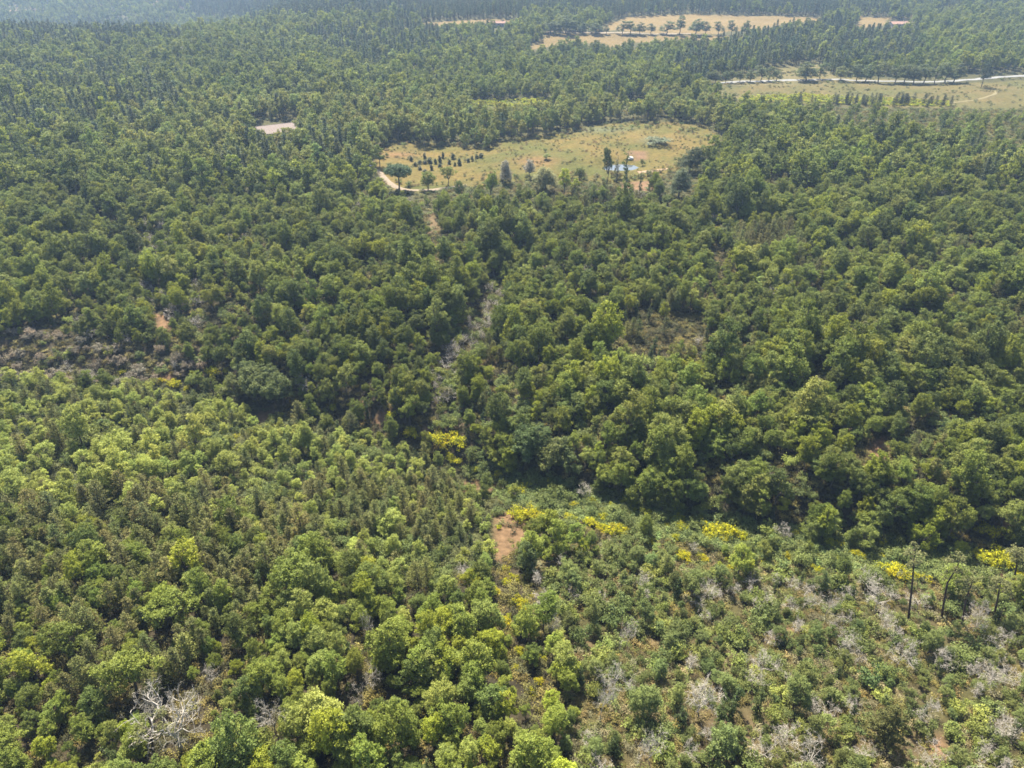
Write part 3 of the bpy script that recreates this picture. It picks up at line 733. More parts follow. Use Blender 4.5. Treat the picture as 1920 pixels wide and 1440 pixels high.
# --- field junipers (left to right)
JUN = [(700, 640, 0), (740, 692, 0), (788, 672, 0), (788, 728, 0), (835, 612, 0), (838, 672, 0), (840, 760, 0), (885, 668, 2), (900, 732, 0), (940, 672, 1), (985, 660, 1), (985, 706, 0), (1017, 616, 1), (1080, 672, 0), (1117, 624, 2), (1135, 692, 0), (1180, 686, 1), (1270, 652, 0), (1310, 640, 1), (1352, 618, 0), (1397, 610, 0)]
for n_, (zx, zy, t) in enumerate(JUN):
    put('juniper', 640 + zx / 5.333, 180 + zy / 5.333 + 1.5, (7.5, 7, 8)[t] * rng.uniform(0.75, 1.3), (8.5, 12, 14)[t] * rng.uniform(0.75, 1.15), (0.075, 0.085, 0.04))
# --- roadside trees
for n_, (x, h, w, b) in enumerate([(1329, 22, 16, 157), (1341, 24, 18, 156), (1360, 22, 13, 156), (1372, 24, 15, 155), (1386, 22, 15, 155), (1406, 22, 15, 154), (1426, 29, 22, 153), (1441, 27, 18, 152), (1456, 20, 16, 152), (1511, 34, 33, 152), (1537, 30, 22, 148), (1576, 26, 26, 152), (1604, 30, 20, 153), (1622, 30, 22, 154), (1646, 36, 26, 155), (1678, 30, 26, 156), (1693, 32, 24, 156), (1712, 30, 22, 157), (1731, 32, 26, 157), (1752, 30, 22, 157), (1771, 34, 26, 156), (1788, 32, 24, 155)]):
    put('oak', x, b, w * 1.12, h * 0.86, (0.105, 0.13, 0.042), '#road', variant=(3, 9, 0, 4)[n_ % 4])
for n_, (x, h, w) in enumerate([(1020, 18, 14), (1033, 24, 20), (1060, 34, 30), (1078, 24, 16), (1093, 20, 14), (1117, 20, 22), (1137, 16, 11), (1167, 24, 18), (1183, 24, 20), (1200, 22, 16), (1220, 20, 16), (1250, 24, 24), (1273, 34, 20), (1304, 28, 24), (1322, 24, 18), (1346, 24, 16), (1371, 26, 16), (1396, 26, 14)]):
    put('oak', x, 63 + n_ * 0.18, w * 1.15, h * 0.85, (0.10, 0.125, 0.042), '#field', variant=(3, 9, 6, 3)[n_ % 4])
# --- young plantation conifers in the right-hand meadow
pr = np.random.default_rng(51)
PXS = sorted(list(pr.uniform(1488, 1530, 5)) + list(pr.uniform(1548, 1640, 17)) + list(pr.uniform(1646, 1660, 3)) + list(pr.uniform(1672, 1718, 11)) + list(pr.uniform(1724, 1782, 9)))
for x in PXS: put('pine', x, 196 + pr.uniform(-3, 3) + (x - 1600) * 0.02, 8, pr.uniform(12, 19), (0.09, 0.10, 0.05), '#plant')

# --- hand-placed bare trees
DEADS = [(345, 1400, 115, 105), (520, 1385, 52, 78), (290, 1345, 40, 42), (695, 1215, 24, 60), (820, 1232, 20, 40), (400, 1290, 36, 40), (870, 1085, 30, 26), (1175, 1218, 46, 44), (1150, 1320, 62, 56), (1125, 1355, 50, 66), (1310, 1345, 60, 60), (1640, 1150, 58, 46), (1545, 1160, 36, 46), (1040, 1205, 24, 52), (1215, 1440, 60, 50), (1510, 1445, 64, 46), (1680, 1250, 54, 40), (1050, 1065, 26, 26), (1300, 1040, 22, 22), (640, 1085, 24, 30), (700, 1295, 40, 36), (680, 1330, 40, 40), (1830, 1170, 36, 40)]
for x, y, w, h in DEADS: put('dead', x, y, w, h, (1, 1, 1))
TALLP = [(1703, 1160, 30, 125, 0.1, 0), (1765, 1160, 46, 110, 0.5, 1.0), (1803, 1172, 44, 84, 0.6, 0.2), (1863, 1158, 30, 70, 0.2, 0), (1898, 1098, 26, 62, -0.3, 0), (1917, 1098, 24, 66, 0.2, 0), (290, 1425, 20, 70, 0.3, 0.3)]
for _x, _y, _w, _h, _l, _c in TALLP: FIX.append((*ray_ground(_x, _y)[:2], 0.8))
DARKPINE = ray_ground(1650, 1392); FIX.append((*DARKPINE[:2], 4.0))
UMB = ray_ground(749, 358); FIX.append((*UMB[:2], 5.0))
# buildings keep their plots clear
BARN = ray_ground(520, 252)
SITES = {'barn': (517, 252, 15), 'shed': (686, 317, 4.5), 'farmhouse': (936, 49, 14), 'villa': (1686, 50, 18), 'hut': (1706, 68, 5), 'cottage': (342, 96, 6)}
for k_, (x, y, r) in SITES.items(): FIX.append((*ray_ground(x, y)[:2], r))
FIXA = np.array(FIX)

# ------------------------------------------------------------------ scattered plants
def scatter(y0, y1, sp, seed, umax=1.0):
    """jittered hexagonal points over the fan of ground between two distances"""
    rg = np.random.default_rng(seed)
    ys = np.arange(y0, y1, sp * 0.87)
    out = []
    for k, y in enumerate(ys):
        hw = max(0.80 * (y + 25), 75) * umax + 10
        x = np.arange(-hw, hw, sp) + (k % 2) * sp * 0.5
        out.append(np.stack([x, np.full(len(x), y)], 1))
    P = np.concatenate(out)
    P += rg.uniform(-0.40, 0.40, P.shape) * sp
    return P, rg
def clear_of_fixed(P, extra=0.0):
    ok = np.ones(len(P), bool)
    for s in range(0, len(FIXA), 64):
        F = FIXA[s:s + 64]
        d = np.hypot(P[:, None, 0] - F[None, :, 0], P[:, None, 1] - F[None, :, 1])
        ok &= (d > F[None, :, 2] + extra).all(1)
    return ok
def blocks_opening(P, Z, h, polys, fr=(0.0, 0.45, 0.92)):
    bad = np.zeros(len(P), bool)
    for f in fr:
        px, py, _ = project(P[:, 0], P[:, 1], Z + h * f)
        jx, jy = (vnoise(P[:, 0] / 8, P[:, 1] / 8, 41) - 0.5) * 34, (vnoise(P[:, 0] / 8, P[:, 1] / 8, 42) - 0.5) * 13
        for poly in polys: bad |= inpoly(px + jx, py + jy, poly) if poly is MEADOW or poly is RMEADOW else inpoly(px, py, poly)
    return bad
ROADD = lambda P, w, d: polydist(P[:, 0], P[:, 1], w) < d
def view_keep(px, py, m=140):
    return (px > -m) & (px < 1920 + m) & (py > -m) & (py < 1440 + 2 * m)

KEEPVIEW = []                     # sight lines to the flowering broom, the bare trees and the tall pines stay open
for x, y, s_ in BROOM:
    KEEPVIEW.append([(x - s_ * .45 - 9, y - s_ * .75 - 6), (x + s_ * .45 + 9, y - s_ * .75 - 6), (x + s_ * .45 + 9, y + 2), (x - s_ * .45 - 9, y + 2)])
for x, y, w, h in DEADS:
    KEEPVIEW.append([(x - w * .38, y - h * .95), (x + w * .38, y - h * .95), (x + w * .3, y - h * .2), (x - w * .3, y - h * .2)])
for x, y, w, h, l_, c_ in TALLP:
    KEEPVIEW.append([(x - 12, y - h), (x + 16, y - h), (x + 6, y - 8), (x - 6, y - 8)])
KEEPVIEW += [[(-60, 632), (150, 628), (310, 662), (310, 690), (-60, 694)], [(905, 325), (968, 296), (968, 345), (935, 372), (905, 372)], [(995, 318), (1048, 318), (1048, 365), (1000, 365)], [(1250, 288), (1315, 288), (1315, 326), (1295, 374), (1248, 374)], [(1120, 290), (1225, 290), (1225, 356), (1125, 350)]]
KEEPVIEW.append([(1605, 1285), (1695, 1285), (1690, 1385), (1610, 1385)])
def scatter_trees(y0, y1, sp, seed, far=False, hill=False):
    P, rg = scatter(y0, y1, sp, seed)
    Z = terrain(P[:, 0], P[:, 1])
    px, py, dep = project(P[:, 0], P[:, 1], Z + 4.0)
    k = view_keep(px, py); P, Z, px, py = P[k], Z[k], px[k], py[k]
    n = len(P)
    big = fbm(P[:, 0] / 30, P[:, 1] / 30, 61); mid = fbm(P[:, 0] / 11, P[:, 1] / 11, 62, 2)
    dia = np.clip(rg.lognormal(math.log(5.9 if far else 4.0), 0.26, n) * (0.78 + 0.45 * big), 1.7, 10.0 if far else 6.8)
    kind = np.zeros(n, int)           # 0 oak 1 pine 2 conifer 3 shrub 4 dead 5 column -1 none
    tint = tint_var(OAK, n, rg, 0.13, 0.045)
    u = rg.random(n)
    tint = np.where((u < 0.14)[:, None], tint_var(OAKY, n, rg, 0.10, 0.03), tint)
    tint = np.where(((u > 0.14) & (u < 0.34))[:, None], tint_var(OAKD, n, rg, 0.13, 0.045), tint)
    tint = np.where(((u > 0.34) & (u < 0.52))[:, None], tint_var(OAKL, n, rg, 0.12, 0.045), tint)
    tint *= (0.78 + 0.44 * fbm(P[:, 0] / 38, P[:, 1] / 38, 64))[:, None]
    u = rg.random(n)
    def z(poly): return inpoly(px + (mid - 0.5) * 40, py + (big - 0.5) * 26, poly)
    tint *= np.where((py < 1000) & ~z(LIGHT), 0.97, 1.0)[:, None]
    if far: tint *= np.array((0.97, 0.99, 0.96))
    m = z(LIGHT)
    dia[m] *= rg.uniform(0.46, 0.82, m.sum()); tint[m] = tint_var(OAKL, m.sum(), rg, 0.14, 0.045) * (1.24 + 0.4 * big[m])[:, None]
    kind[m & (u < 0.07)] = 5; kind[m & (u > 0.93)] = 1; kind[m & (u > 0.80) & (u < 0.88)] = 3
    kind[m & (mid > 0.66)] = 3
    m = (py > 1020) & (kind == 0) & ~m
    dia[m] *= 0.90 * rg.choice([0.72, 0.95, 1.0, 1.16], m.sum()); tint[m] = tint[m] * 1.24
    for poly, p in ((PINE1, 0.40), (PINE2, 0.42), (PINE3, 0.9), (PINE4, 0.75)):
        m = z(poly) & (u < p); kind[m] = 1
    m = z(RAVINE)
    kind[m & (u < 0.74)] = 3; kind[m & (u > 0.93)] = -1; dia[m] *= 0.75
    m = inpoly(px + (fbm(P[:, 0] / 9, P[:, 1] / 9, 66) - 0.5) * 190, py + (big - 0.5) * 60, SPARSE)
    dia[m] *= rg.uniform(0.46, 0.98, m.sum())
    semi = inpoly(px, py, [(1000, 1225), (1300, 1225), (1480, 1520), (1000, 1520)]) & (rg.random(n) < 0.55)
    kind[m & (u < 0.10)] = -1; kind[m & (u >= 0.10) & (u < 0.40)] = 3; kind[m & (u >= 0.40) & (u < 0.54) & ~semi] = 4; kind[m & (u > 0.955)] = 5
    tint[m] = tint_var((0.158, 0.186, 0.056), m.sum(), rg, 0.17, 0.055)
    dens = inpoly(px, py, [(1000, 1040), (1330, 1040), (1990, 1100), (1990, 1190), (1400, 1160), (1050, 1180)])
    kind[m & (kind == -1) & dens] = 3
    for hp in HEATHS:
        m = z(hp); kind[m & (u < 0.6)] = -1; kind[m & (u > 0.6) & (u < 0.8)] = 1
    m = z(DRAW); kind[m & (u < 0.6)] = 3; kind[m & (u > 0.68)] = 4; dia[m] *= 0.7
    tint[m] = tint_var((0.15, 0.155, 0.07), m.sum(), rg)
    m = z(GREY); kind[m] = 3; kind[m & (u > 0.8)] = 0; kind[m & (u < 0.12)] = 4; dia[m] *= 0.6; 
    if far:
        m = z(BELT) & (kind == 0); tint[m] = tint_var(OAKL, m.sum(), rg, 0.14, 0.08) * 0.92
        m = z(RSPARSE); kind[m & (rg.random(n) < 0.6)] = -1; dia[m] *= 0.7
        for poly, p in CONIF:
            m = z(poly) & (rg.random(n) < p); kind[m] = 2
        kind[(kind == 0) & (rg.random(n) < 0.015)] = 2
        kind[(kind == 3) | (kind == 5)] = 0
    else:
        kind[(kind == 0) & (rg.random(n) < 0.09) & (mid < 0.5)] = -1
        kind[(kind == 0) & (u > 0.972)] = 5
        kind[(kind == 0) & (u > 0.962) & (py < 1020)] = 4
        kind[(kind == 0) & (u > 0.94) & (u < 0.962) & (py < 900)] = 1
    if not far:
        gap = fbm(P[:, 0] / 13, P[:, 1] / 13, 67, 2)
        g1 = (gap > 0.63) & (py < 1010) & (rg.random(n) < 0.8)
        kind[g1 & (kind == 0)] = np.where(rg.random((g1 & (kind == 0)).sum()) < 0.45, 3, -1)
        old = (fbm(P[:, 0] / 21, P[:, 1] / 21, 68) > 0.60) & (kind == 0) & (py < 1000)
        dia[old] *= 1.28
        young = (fbm(P[:, 0] / 17, P[:, 1] / 17, 69) > 0.60) & (kind == 0)
        dia[young] *= 0.74
        brown = inpoly(px, py, [(230, 430), (330, 395), (400, 500), (320, 620), (240, 560)])
        kind[brown & (rg.random(n) < 0.22)] = 4
    # never in the openings, on roads, buildings or hand-placed plants
    hgt = dia * 1.25
    hgt = np.where(kind == 2, 13.0, hgt)
    bad = blocks_opening(P, Z, hgt, OPEN if far else [MEADOW], (0.0, 0.3, 0.6, 0.9))
    bad |= blocks_opening(P, Z, hgt * 0, SOILS + [VERGE, TRAIL], (0.0,))
    soilb = blocks_opening(P, Z, hgt, SOILS[:7] + [[(1060, 1196), (1230, 1192), (1240, 1225), (1065, 1232)]], (0.4, 0.8)); bad |= soilb & (kind != 3)
    bad |= blocks_opening(P, Z, hgt, [[(476, 232), (556, 222), (560, 240), (540, 246), (505, 257), (480, 246)], [(926, 41), (947, 41), (947, 50), (926, 50)], [(1666, 38), (1709, 38), (1709, 47), (1666, 47)], [(1702, 60), (1710, 60), (1710, 70), (1702, 70)], [(681, 308), (689, 308), (689, 314), (681, 314)], [(336, 86), (346, 86), (346, 94), (336, 94)], [(1125, 296), (1205, 296), (1200, 318), (1130, 318)], [(696, 310), (726, 326), (752, 346), (895, 338), (895, 360), (800, 370), (738, 366), (698, 330)], [(1320, 148), (1990, 134), (1990, 142), (1850, 150), (1700, 156), (1325, 160)], [(725, 305), (775, 305), (775, 340), (752, 358), (746, 358), (725, 340)]], (0.0, 0.2, 0.4, 0.6, 0.8, 1.0))
    bad |= blocks_opening(P, Z, hgt, KEEPVIEW, (0.3, 0.5, 0.7, 0.85, 1.0)) & ((kind != 3) | (rg.random(n) < 0.5))
    bad |= blocks_opening(P, Z, hgt, [HEATHS[0], HEATHS[1], DRAW, TRAIL], (0.4, 0.65, 0.9)) & (rg.random(n) < 0.82) & (kind < 3)
    bad |= ROADD(P, road_w, 9.0) | ROADD(P, path_w, 3.2)
    bad |= ~clear_of_fixed(P, 0.6)
    bad |= kind < 0
    if hill:
        bad |= (fbm(P[:, 0] / 60, P[:, 1] / 60, 71) > 0.72)
        sc = np.exp(-((px - 310) / 30) ** 2 - ((py - 3) / 3) ** 2) + np.exp(-((px - 340) / 8) ** 2 - ((py - 16) / 3) ** 2) + np.exp(-((px - 45) / 40) ** 2 - ((py - 20) / 3) ** 2)
        bad |= sc > 0.5
    for i in np.nonzero(~bad)[0]:
        x, y, d, t, kk = P[i, 0], P[i, 1], dia[i], tint[i], kind[i]
        rz = rg.uniform(0, 6.28)
        if kk == 0:
            k = K['oakfar' if far else 'oak']; v = int(rg.integers(k.n)); R, H = k.ext[v]
            s = d / (2 * R)
            PL['oakfar' if far else 'oak'].append([x, y, s, s * rg.uniform(0.85, 1.2) * (1.15 if far else 1.18), rz, v, t, None])
        elif kk == 1:
            k = K['pine']; v = int(rg.integers(k.n)); s = rg.uniform(0.7, 1.12)
            c = PINEB if rg.random() < 0.5 else PINEC
            PL['pine'].append([x, y, s * 1.15, s, rz, v, tint_var(c, 1, rg, 0.16, 0.06)[0], None])
            if rg.random() < 0.7 and not far:
                a, q = rg.uniform(0, 6.28), rg.uniform(1.6, 2.6)
                PL['pine'].append([x + math.cos(a) * q, y + math.sin(a) * q, s * 0.95, s * rg.uniform(0.7, 1.0), rz, (v + 1) % k.n, tint_var(c, 1, rg, 0.16, 0.06)[0], None])
        elif kk == 2:
            v = int(rg.integers(4)); s = rg.uniform(0.75, 1.15)
            PL['conifer'].append([x, y, s, s * rg.uniform(0.9, 1.1), rz, v, tint_var(CONC, 1, rg, 0.18, 0.1)[0], None])
        elif kk == 3:
            for _ in range(1 + int(rg.random() < 0.6)):
                v = int(rg.integers(5)); s = rg.uniform(0.75, 1.7)
                rv_ = inpoly([px[i]], [py[i]], RAVINE)[0]
                c = (0.145, 0.176, 0.052) if rv_ else GREYC if inpoly([px[i]], [py[i]], GREY)[0] and rg.random() < 0.7 else (SHRC if rg.random() < 0.7 else OAKL)
                a, q = rg.uniform(0, 6.28), rg.uniform(0.0, 1.9)
                PL['shrub'].append([x + math.cos(a) * q, y + math.sin(a) * q, s, s * rg.uniform(0.8, 1.4), rz, v, tint_var(c, 1, rg, 0.16, 0.04)[0], None])
        elif kk == 4:
            v = int(rg.integers(6)); s = rg.uniform(0.6, 1.1)
            PL['dead'].append([x, y, s, s, rz, v, np.ones(3), None])
        elif kk == 5:
            v = int(rg.integers(4)); s = rg.uniform(0.6, 1.05)
            PL['column'].append([x, y, s * 1.05, s, rz, v, tint_var((0.062, 0.085, 0.026), 1, rg, 0.15)[0], None])
scatter_trees(34, 190, 2.75, 11)
scatter_trees(190, 320, 3.05, 17)
scatter_trees(320, 620, 5.2, 12, True)
scatter_trees(620, 1250, 6.3, 13, True)
scatter_trees(1250, 2000, 7.6, 14, True, True)

# ragged scrub along the edge of the middle meadow
er = np.random.default_rng(88)
for a_, b_ in zip(MEADOW, MEADOW[1:] + MEADOW[:1]):
    L_ = math.hypot(b_[0] - a_[0], b_[1] - a_[1])
    for _ in range(int(L_ / 5)):
        t_ = er.random(); x_, y_ = a_[0] + (b_[0] - a_[0]) * t_, a_[1] + (b_[1] - a_[1]) * t_
        x_, y_ = x_ + (1020 - x_) * er.random() * 0.10, y_ + (295 - y_) * er.random() * 0.22
        w_ = ray_ground(x_, y_)
        if ROADD(w_[None, :2], path_w, 3.0)[0] or math.hypot(w_[0] - POND[0], w_[1] - POND[1]) < 17: continue
        s_ = er.uniform(0.5, 1.5)
        PL['shrub'].append([w_[0], w_[1], s_, s_ * er.uniform(0.6, 1.2), er.uniform(0, 6.28), int(er.integers(5)), tint_var((SHRC, (0.17, 0.17, 0.06), (0.2, 0.17, 0.07))[int(er.integers(3))], 1, er, 0.15)[0], None])
# low heath and undergrowth
def scatter_low(y0, y1, sp, seed, keep):
    P, rg = scatter(y0, y1, sp, seed)
    Z = terrain(P[:, 0], P[:, 1]); px, py, _ = project(P[:, 0], P[:, 1], Z)
    k = view_keep(px, py, 60); P, px, py, Z = P[k], px[k], py[k], Z[k]
    n1 = fbm(P[:, 0] / 7, P[:, 1] / 7, 81, 2)
    prob, cols = keep(px, py, n1)
    soil = np.zeros(len(P), bool)
    for s in SOILS: soil |= inpoly(px, py, s)
    ok = (rg.random(len(P)) < prob * np.where(soil, 0.12, 1)) & ~ROADD(P, path_w, 2.2) & ~ROADD(P, road_w, 5.5)
    r2 = ((P[:, 0] - POND[0]) / 15) ** 2 + ((P[:, 1] - POND[1]) / 12) ** 2
    ok &= r2 > 1
    for i in np.nonzero(ok)[0]:
        c, lo, hi = cols(i, rg)
        s = rg.uniform(lo, hi)
        PL['heath'].append([P[i, 0], P[i, 1], s, s * rg.uniform(0.7, 1.3), rg.uniform(0, 6.28), int(rg.integers(4)), tint_var(c, 1, rg, 0.2, 0.06)[0], None])
def near_keep(px, py, n1):
    sp_, rv, lt = inpoly(px, py, SPARSE), inpoly(px, py, RAVINE), inpoly(px, py, LIGHT)
    p = np.where(sp_, 0.45 + 1.0 * (n1 > 0.40), np.where(rv, 1.0, np.where(lt, 0.7, 0.55)))
    def cols(i, rg):
        if sp_[i]: return ((HEATHC, (0.168, 0.138, 0.05), (0.14, 0.165, 0.044), (0.14, 0.16, 0.045), (0.19, 0.17, 0.085))[int(rg.integers(5))], 0.6, 1.3)
        if rv[i]: return ((0.135, 0.168, 0.048), 0.8, 1.7)
        if lt[i]: return ((0.10, 0.11, 0.035), 0.7, 1.4)
        return (((0.075, 0.072, 0.026), HEATHC)[int(rg.integers(2))], 0.7, 1.5)
    return p, cols
scatter_low(36, 270, 1.35, 15, near_keep)
def heath_keep(px, py, n1):
    m = np.zeros(len(px), bool)
    for h in HEATHS[4:]: m |= inpoly(px, py, h)
    g = inpoly(px, py, GREY)
    md, rm = inpoly(px, py, MEADOW), inpoly(px, py, RMEADOW)
    lowl = md & (n1 > 0.50)
    m |= inpoly(px, py, RSPARSE)
    p = m * 0.7 + lowl * 0.42 + (rm & (n1 > 0.55)) * 0.25 + (~m & ~md & ~rm) * np.where(py > 310, 0.5, 0.12)
    def cols(i, rg):
        if md[i]: return (((0.20, 0.18, 0.05), (0.22, 0.16, 0.06), (0.15, 0.155, 0.05))[int(rg.integers(3))], 0.5, 1.1)
        if rm[i]: return ((0.17, 0.17, 0.06), 0.7, 1.5)
        return ((HEATHC, (0.13, 0.15, 0.045))[int(rg.integers(2))], 0.9, 1.8)
    return p, cols
scatter_low(270, 640, 2.3, 16, heath_keep)
# yellow broom thickets beyond the meadow
yb = np.random.default_rng(91)
YB = []
for poly, n_ in ((YELLOW_A, 220), (YELLOW_B, 520), (YELLOW_C, 50)):
    xs = [p[0] for p in poly]; ys_ = [p[1] for p in poly]
    c = 0
    while c < n_:
        x, y = yb.uniform(min(xs), max(xs)), yb.uniform(min(ys_), max(ys_))
        if inpoly([x], [y], poly)[0]: YB.append((x, y)); c += 1
for x, y in YB:
    w = ray_ground(x, y)
    PL['broom'].append([w[0], w[1], yb.uniform(0.7, 1.3), yb.uniform(0.6, 1.1), yb.uniform(0, 6.28), int(yb.integers(4)), tint_var((0.34, 0.36, 0.035), 1, yb, 0.2, 0.1)[0], '#mass'])

# ------------------------------------------------------------------ turning the plant list into objects
LAND = [(345, 1350, 'the large bleached dead tree'), (520, 1350, 'the slim dead tree'), (0, 1440, 'the bottom left corner'), (1920, 1440, 'the bottom right corner'), (960, 1440, 'the middle of the bottom edge'),
        (0, 1080, 'the lower left edge'), (695, 1190, 'the narrow grey snag'), (977, 1140, 'the small double broom'), (985, 962, 'the orange-soil broom'), (950, 1005, 'the orange soil patch'),
        (1348, 995, 'the widest broom clump'), (1150, 1212, 'the tan heath clearing'), (1650, 1340, 'the dense dark pine'), (1765, 1110, 'the crooked tall pine'), (1858, 1040, 'the broom by the right edge'),
        (1680, 1070, 'the tall-pine broom'), (840, 828, 'the bright ravine broom'), (480, 700, 'the ravine oak clump'), (1920, 720, 'the middle of the right edge'), (0, 720, 'the middle of the left edge'),
        (960, 720, 'the picture centre'), (749, 325, 'the umbrella pine'), (517, 240, 'the barn roof'), (1165, 309, 'the pond'), (1430, 445, 'the upper pine stand'), (1646, 150, 'the pale road'), (0, 160, 'the upper left edge'), (1390, 1370, 'the bottom centre dead trees')]
SECT = ['right of', 'above right of', 'above', 'above left of', 'left of', 'below left of', 'below', 'below right of']
_ones = ['', 'first', 'second', 'third', 'fourth', 'fifth', 'sixth', 'seventh', 'eighth', 'ninth', 'tenth', 'eleventh', 'twelfth', 'thirteenth', 'fourteenth', 'fifteenth', 'sixteenth', 'seventeenth', 'eighteenth', 'nineteenth']
_tens = {2: ('twentieth', 'twenty'), 3: ('thirtieth', 'thirty'), 4: ('fortieth', 'forty'), 5: ('fiftieth', 'fifty'), 6: ('sixtieth', 'sixty')}
def ordinal(n):
    if n < 20: return _ones[n]
    return _tens[n // 10][0] if n % 10 == 0 else _tens[n // 10][1] + '-' + _ones[n % 10]
def tone(t):
    r, g, b = t
    if r > 0.9 * g: return 'olive-brown'
    if b < 0.19 * g and g > 0.15: return 'yellow-green'
    if g > 0.165: return 'light green'
    if g < 0.108: return 'dark green'
    return 'mid green'
def screen(e, k):
    R, H = k.ext[e[5]]
    z = ground(e[0], e[1])
    px, py, dep = project(e[0], e[1], z + H * e[3] * 0.6)
    return float(px), float(py), float(FPX * 2 * R * e[2] / dep)
def place(e, k, name, label, cat, group, geo=None):
    z = ground(e[0], e[1])
    o = bpy.data.objects.new(name, None)
    o.empty_display_size = 0.3
    COL.objects.link(o)
    o.location = (e[0], e[1], z); o.rotation_euler = (0, 0, e[4]); o.scale = (e[2], e[2], e[3])
    tag(o, label, cat, group)
    tm, cm = (k.tm[e[5]], k.cm[e[5]]) if geo is None else geo
    link(k.wood, tm, o)
    c = link(k.leaf, cm, o)
    c['tint'] = [float(v) for v in e[6]]
    return o
def mass(name, label, items):
    """items: list of (Kind, entries): one uncounted mass, its plants set on points by geometry nodes"""
    protos, pos, scl, rz, idx, tint = [], [], [], [], [], []
    for k, es in items:
        n0 = len(protos); protos += k.far()
        if not es: continue
        A = np.array([[e[0], e[1], e[2], e[3], e[4], e[5], *e[6]] for e in es], float)
        pos.append(np.stack([A[:, 0], A[:, 1], terrain(A[:, 0], A[:, 1])], 1)); scl.append(A[:, [2, 2, 3]]); rz.append(A[:, 4]); idx.append(A[:, 5] + n0); tint.append(A[:, 6:9])
    pos, scl, rz, idx, tint = (np.concatenate(a) for a in (pos, scl, rz, idx, tint))
    n = len(pos)
    me = bpy.data.meshes.new(name); me.vertices.add(n); me.vertices.foreach_set('co', pos.astype(np.float32).ravel())
    def at(nm, typ, key, d): me.attributes.new(nm, typ, 'POINT').data.foreach_set(key, d)
    at('scl', 'FLOAT_VECTOR', 'vector', scl.astype(np.float32).ravel())
    at('rot', 'FLOAT_VECTOR', 'vector', np.stack([rz * 0, rz * 0, rz], 1).astype(np.float32).ravel())
    at('pick', 'INT', 'value', idx.astype(np.int32))
    at('tint', 'FLOAT_COLOR', 'color', np.concatenate([tint, np.ones((n, 1))], 1).astype(np.float32).ravel())
    o = link(name, me)
    ng = bpy.data.node_groups.new(name, 'GeometryNodeTree')
    ng.interface.new_socket('Geometry', in_out='INPUT', socket_type='NodeSocketGeometry')
    ng.interface.new_socket('Geometry', in_out='OUTPUT', socket_type='NodeSocketGeometry')
    N, L = ng.nodes, ng.links
    gi, go = N.new('NodeGroupInput'), N.new('NodeGroupOutput')
    jn = N.new('GeometryNodeJoinGeometry')
    for p in reversed(protos):
        oi = N.new('GeometryNodeObjectInfo'); oi.inputs['Object'].default_value = p; oi.inputs['As Instance'].default_value = True
        L.new(oi.outputs['Geometry'], jn.inputs[0])
    ip = N.new('GeometryNodeInstanceOnPoints')
    def named(nm, typ):
        a = N.new('GeometryNodeInputNamedAttribute'); a.data_type = typ; a.inputs['Name'].default_value = nm
        return a.outputs['Attribute']
    L.new(gi.outputs[0], ip.inputs['Points']); L.new(jn.outputs[0], ip.inputs['Instance'])
    ip.inputs['Pick Instance'].default_value = True
    L.new(named('pick', 'INT'), ip.inputs['Instance Index']); L.new(named('rot', 'FLOAT_VECTOR'), ip.inputs['Rotation']); L.new(named('scl', 'FLOAT_VECTOR'), ip.inputs['Scale'])
    L.new(ip.outputs[0], go.inputs[0])
    md = o.modifiers.new('plants', 'NODES'); md.node_group = ng
    tag(o, label, None, None, 'stuff')
    return o
def individuals(key, limit, name, noun, cat, group, size_words=('small', 'broad')):
    """the ones that show largest become things of their own; returns the rest"""
    k = K[key]
    es = PL[key]
    done = [e for e in es if e[7] and not e[7].startswith('#')]
    for e in done: place(e, k, name, e[7], cat, group)
    rest = [e for e in es if not e[7]]
    sc = [screen(e, k) for e in rest]
    order = sorted(range(len(rest)), key=lambda i: -sc[i][2])
    vis = [i for i in order if 4 < sc[i][0] < 1916 and 4 < sc[i][1] < 1436][:max(0, limit - len(done))]
    pick = set(vis)
    cells = {}
    for i in vis:
        x, y, s = sc[i]
        l = min(range(len(LAND)), key=lambda q: math.hypot(LAND[q][0] - x, LAND[q][1] - y))
        a = math.atan2(LAND[l][1] - y, x - LAND[l][0])
        cells.setdefault((l, int(round(a / (math.pi / 4))) % 8), []).append((math.hypot(LAND[l][0] - x, LAND[l][1] - y), i))
    ss = sorted(sc[i][2] for i in vis) or [0]
    lo, hi = ss[len(ss) // 4], ss[(3 * len(ss)) // 4]
    for (l, d), lst in cells.items():
        lst.sort()
        for n, (_, i) in enumerate(lst):
            e, s = rest[i], sc[i][2]
            sz = (size_words[0] + ' ') if s < lo else (size_words[1] + ' ') if s > hi else ''
            tn = 'pale grey' if key == 'dead' else 'yellow' if key == 'broom' else tone(e[6])
            od = 'nearest' if n == 0 else ordinal(n + 1) + ' nearest'
            place(e, k, name, f'{sz}{tn} {noun}, {od} {SECT[d]} {LAND[l][2]}', cat, group)
    return [e for i, e in enumerate(rest) if i not in pick]

